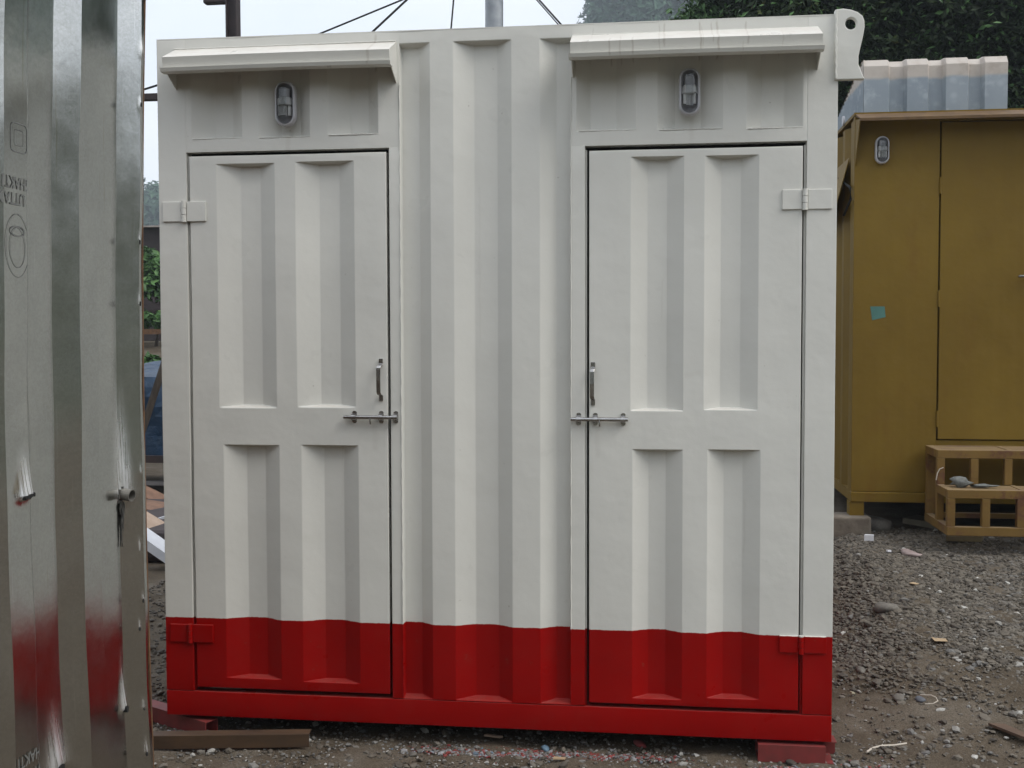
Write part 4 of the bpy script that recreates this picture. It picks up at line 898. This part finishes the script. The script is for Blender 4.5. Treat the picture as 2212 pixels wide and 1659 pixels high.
# forested hill behind
def hill_h(x, y):
    a = (x-1.867)*74/(np.maximum(y, 1)+4.06)+1.867
    r = 1.5+3*(7.1+6.0*sst(-40, -9, a)+19*sst(-5.0, 4.2, a))
    f = sst(90, 204, y)*(1-sst(285, 360, y))
    return r*f + f*3.0*np.sin(x*.19+y*.07)*np.sin(y*.11-x*.07) + f*1.6*np.sin(x*.47)*np.sin(y*.3+1)
ax_ = np.radians(np.arange(60, 300, 4.)); rr_ = np.r_[np.arange(13, 34, 2.), 45, 80, 130]
AX, RR = np.meshgrid(ax_, rr_, indexing='ij'); VZ = 11.5*sst(12, 36, RR)*sst(62, 95, np.degrees(AX))*(1-sst(265, 296, np.degrees(AX)))*(1+.12*np.sin(AX*9)+.1*np.sin(AX*23+RR))
ii = np.arange(AX.size).reshape(AX.shape)
M_UNSEEN = simple('unseen_slope', (.08, .085, .055), (.055, .06, .04), scale=.5, rough=.95)
tag(npmesh('hill', np.stack([1.5+RR*np.sin(AX), -1+RR*np.cos(AX), VZ-.05], -1).reshape(-1, 3), np.stack([ii[:-1, :-1], ii[1:, :-1], ii[1:, 1:], ii[:-1, 1:]], -1).reshape(-1, 4), M_UNSEEN, smooth=True), kind='structure')  # unseen hill added right of and behind camera to block low sky light
hx = np.r_[np.arange(-280, -130, 10.), np.arange(-130, 110, 3.), np.arange(110, 281, 10.)]; hy = np.r_[np.arange(84, 130, 8.), np.arange(130, 250, 3.), np.arange(250, 366, 12.)]
HX, HY = np.meshgrid(hx, hy, indexing='ij'); HZ = hill_h(HX, HY)-1.2
ii = np.arange(HX.size).reshape(HX.shape)
M_HILL = simple('hill_floor', (.05, .075, .04), (.03, .05, .025), scale=.2, rough=.95)
tag(npmesh('hill', np.stack([HX, HY, HZ], -1).reshape(-1, 3), np.stack([ii[:-1, :-1], ii[1:, :-1], ii[1:, 1:], ii[:-1, 1:]], -1).reshape(-1, 4), M_HILL, smooth=True), kind='structure')
cy = np.r_[rng.uniform(136, 246, 1100), rng.uniform(190, 240, 150), rng.uniform(110, 250, 1100)]; cx = 1.867+(np.r_[rng.uniform(-4.6, 11, 1100), rng.uniform(-36, -28, 150), rng.uniform(-42, 34, 1100)]-1.867)*(cy+4.06)/74
cz = hill_h(cx, cy)+1.2
o = leaves('hill_forest', np.stack([cx, cy, cz], -1), rng.uniform(2.0, 4.2, len(cx)), 300000, .62, M_LEAF3)
tag(o, 'hazy blue green woods covering the hill behind the yard', 'forest', kind='stuff')

# left gap: bank with shrubs, beam, dark wall
def bank_shrub(pya, pyb, Y, n, mat, label, size=.07):
    za, zb2 = tz(pya, Y), tz(pyb, Y); x = at_y(333, 700, Y).x; r = max((za-zb2)*.32, .2)
    C = [((x+random.uniform(-1.3, 1.3)), Y+random.uniform(-.3, .4), random.uniform(zb2+r*.6, za-r*.8)) for _ in range(16)]
    e = empty('shrub', (x, Y, zb2), label, 'shrub'); leaves('foliage', C, [r*random.uniform(.7, 1.1) for _ in C], n, size, mat, e)
    MB().tube([(x, Y, zb2-.5), (x+.1, Y, (za+zb2)/2)], [.04, .015], 6).build('stem', M_BARK, e)
bank_shrub(528, 665, 16.5, 9000, M_LEAF2, 'tall leafy shrub below the dark wall in the left gap', .10)
bank_shrub(668, 712, 14.5, 4000, M_LEAF2, 'low creeping shrub under the dark beam in the left gap', .08)
bank_shrub(752, 822, 8.2, 5000, M_LEAF2, 'bright green shrub just above the blue sheet', .055)
x = at_y(333, 700, 15).x
MB().box((x-3, 15.4, tz(672, 15.4)), (x+3, 15.6, tz(655, 15.4))).build('steel_beam', M_DKST, loc=(x, 15.5, tz(672, 15.4)), label='dark horizontal beam between two shrubs in the left gap', cat='beam')
MB().box((x-3, 13.4, tz(722, 13.4)), (x+3, 13.6, tz(711, 13.4))).build('steel_rail', M_RUST, loc=(x, 13.5, tz(722, 13.4)), label='rusty rail lying on the gravel bank in the left gap', cat='rail')
sh = empty('shed', (x-1, 22, 1.4), 'dark timber shed with a pale roof edge below the far hill', 'shed')
MB().box((x-4.2, 20, 1.4), (x+2.2, 24, tz(492, 20))).build('wall', M_DKST, sh)
MB().box((x-4.4, 19.8, tz(492, 20)), (x+2.4, 24.2, tz(489, 20))).build('roof', simple('pale_roof', (.4, .36, .33), rough=.8), sh)

# ------------------------------------------------------------------ steel gantry, pole and guy wires
Yg = 8.0
gx0, gx1 = at_y(487, 40, Yg).x, at_y(510.5, 40, Yg).x; bz0, bz1 = at_y(325, 214, Yg).z, at_y(325, 201, Yg).z; gb = gx0
ga = empty('steel_gantry', (gx0, Yg, 0), 'dark rusty steel gantry post and beam behind the white cabin', 'gantry')
b = MB(); ft = .016; gw = gx1-gx0
b.box((gx0, Yg, 0), (gx0+ft, Yg+.13, 6.5)); b.box((gx1-ft, Yg, 0), (gx1, Yg+.13, 6.5)); b.box((gx0+ft, Yg+.05, 0), (gx1-ft, Yg+.066, 6.5)); b.build('post', M_DKST, ga)
MB().box((gx0-4, Yg+.01, bz0), (gx0-.002, Yg+.12, bz1)).build('beam', M_DKST, ga)
az0 = at_y(460, 5, Yg).z; ax0 = at_y(437, 5, Yg).x
MB().box((ax0, Yg+.01, az0), (gx0-.002, Yg+.12, az0+.12)).build('arm', M_DKST, ga, bevel=.015)
qa, qb = at_y(312, 193, Yg), at_y(337, 185, Yg); d = qb-qa
MB().tube([qa-d*6, qb+d*4], .012, 6).build('cable', M_DARK, ga)
Yp = 4.0
px0, px1 = at_y(1048, 25, Yp).x, at_y(1087, 25, Yp).x; pc = (px0+px1)/2
po = empty('lighting_pole', (pc, Yp, 0), 'grey galvanised pole held by thin guy wires behind the white cabin', 'pole')
MB().tube([(pc, Yp, 0), (pc, Yp, 5.6)], (px1-px0)/2, 20).build('shaft', M_POLE, po)
for (xa, ya), (xb, yb), r in [((710, 65), (1062, -80), .0065), ((812, 62), (1060, -170), .0085), ((975, 50), (985, -60), .006), ((1205, 45), (1075, -101), .006), ((1199, 45), (1075, -96), .004)]:
    if xa == 975: A, B = at_y(975, 55, Yp-.5), at_y(1000, -230, Yp-.2); 
    else: A, B = at_y(xa, ya, Yp-.5), at_y(xb, yb, Yp)
    d = A-B
    MB().tube([B, A+d*.6], r, 6).build('guy_wire', M_DARK, po)

# ------------------------------------------------------------------ thin humid air
hm = bpy.data.materials.new('haze'); hm.use_nodes = True; hm.node_tree.nodes.clear()
ho = hm.node_tree.nodes.new('ShaderNodeOutputMaterial'); hv_ = hm.node_tree.nodes.new('ShaderNodeVolumePrincipled')
hv_.inputs['Density'].default_value = HAZE; hv_.inputs['Color'].default_value = (.80, .90, 1, 1); hv_.inputs['Anisotropy'].default_value = .2
hm.node_tree.links.new(hv_.outputs[0], ho.inputs['Volume'])
tag(MB().box((-300, -170, -1), (300, 380, 112)).build('haze', hm), kind='stuff')
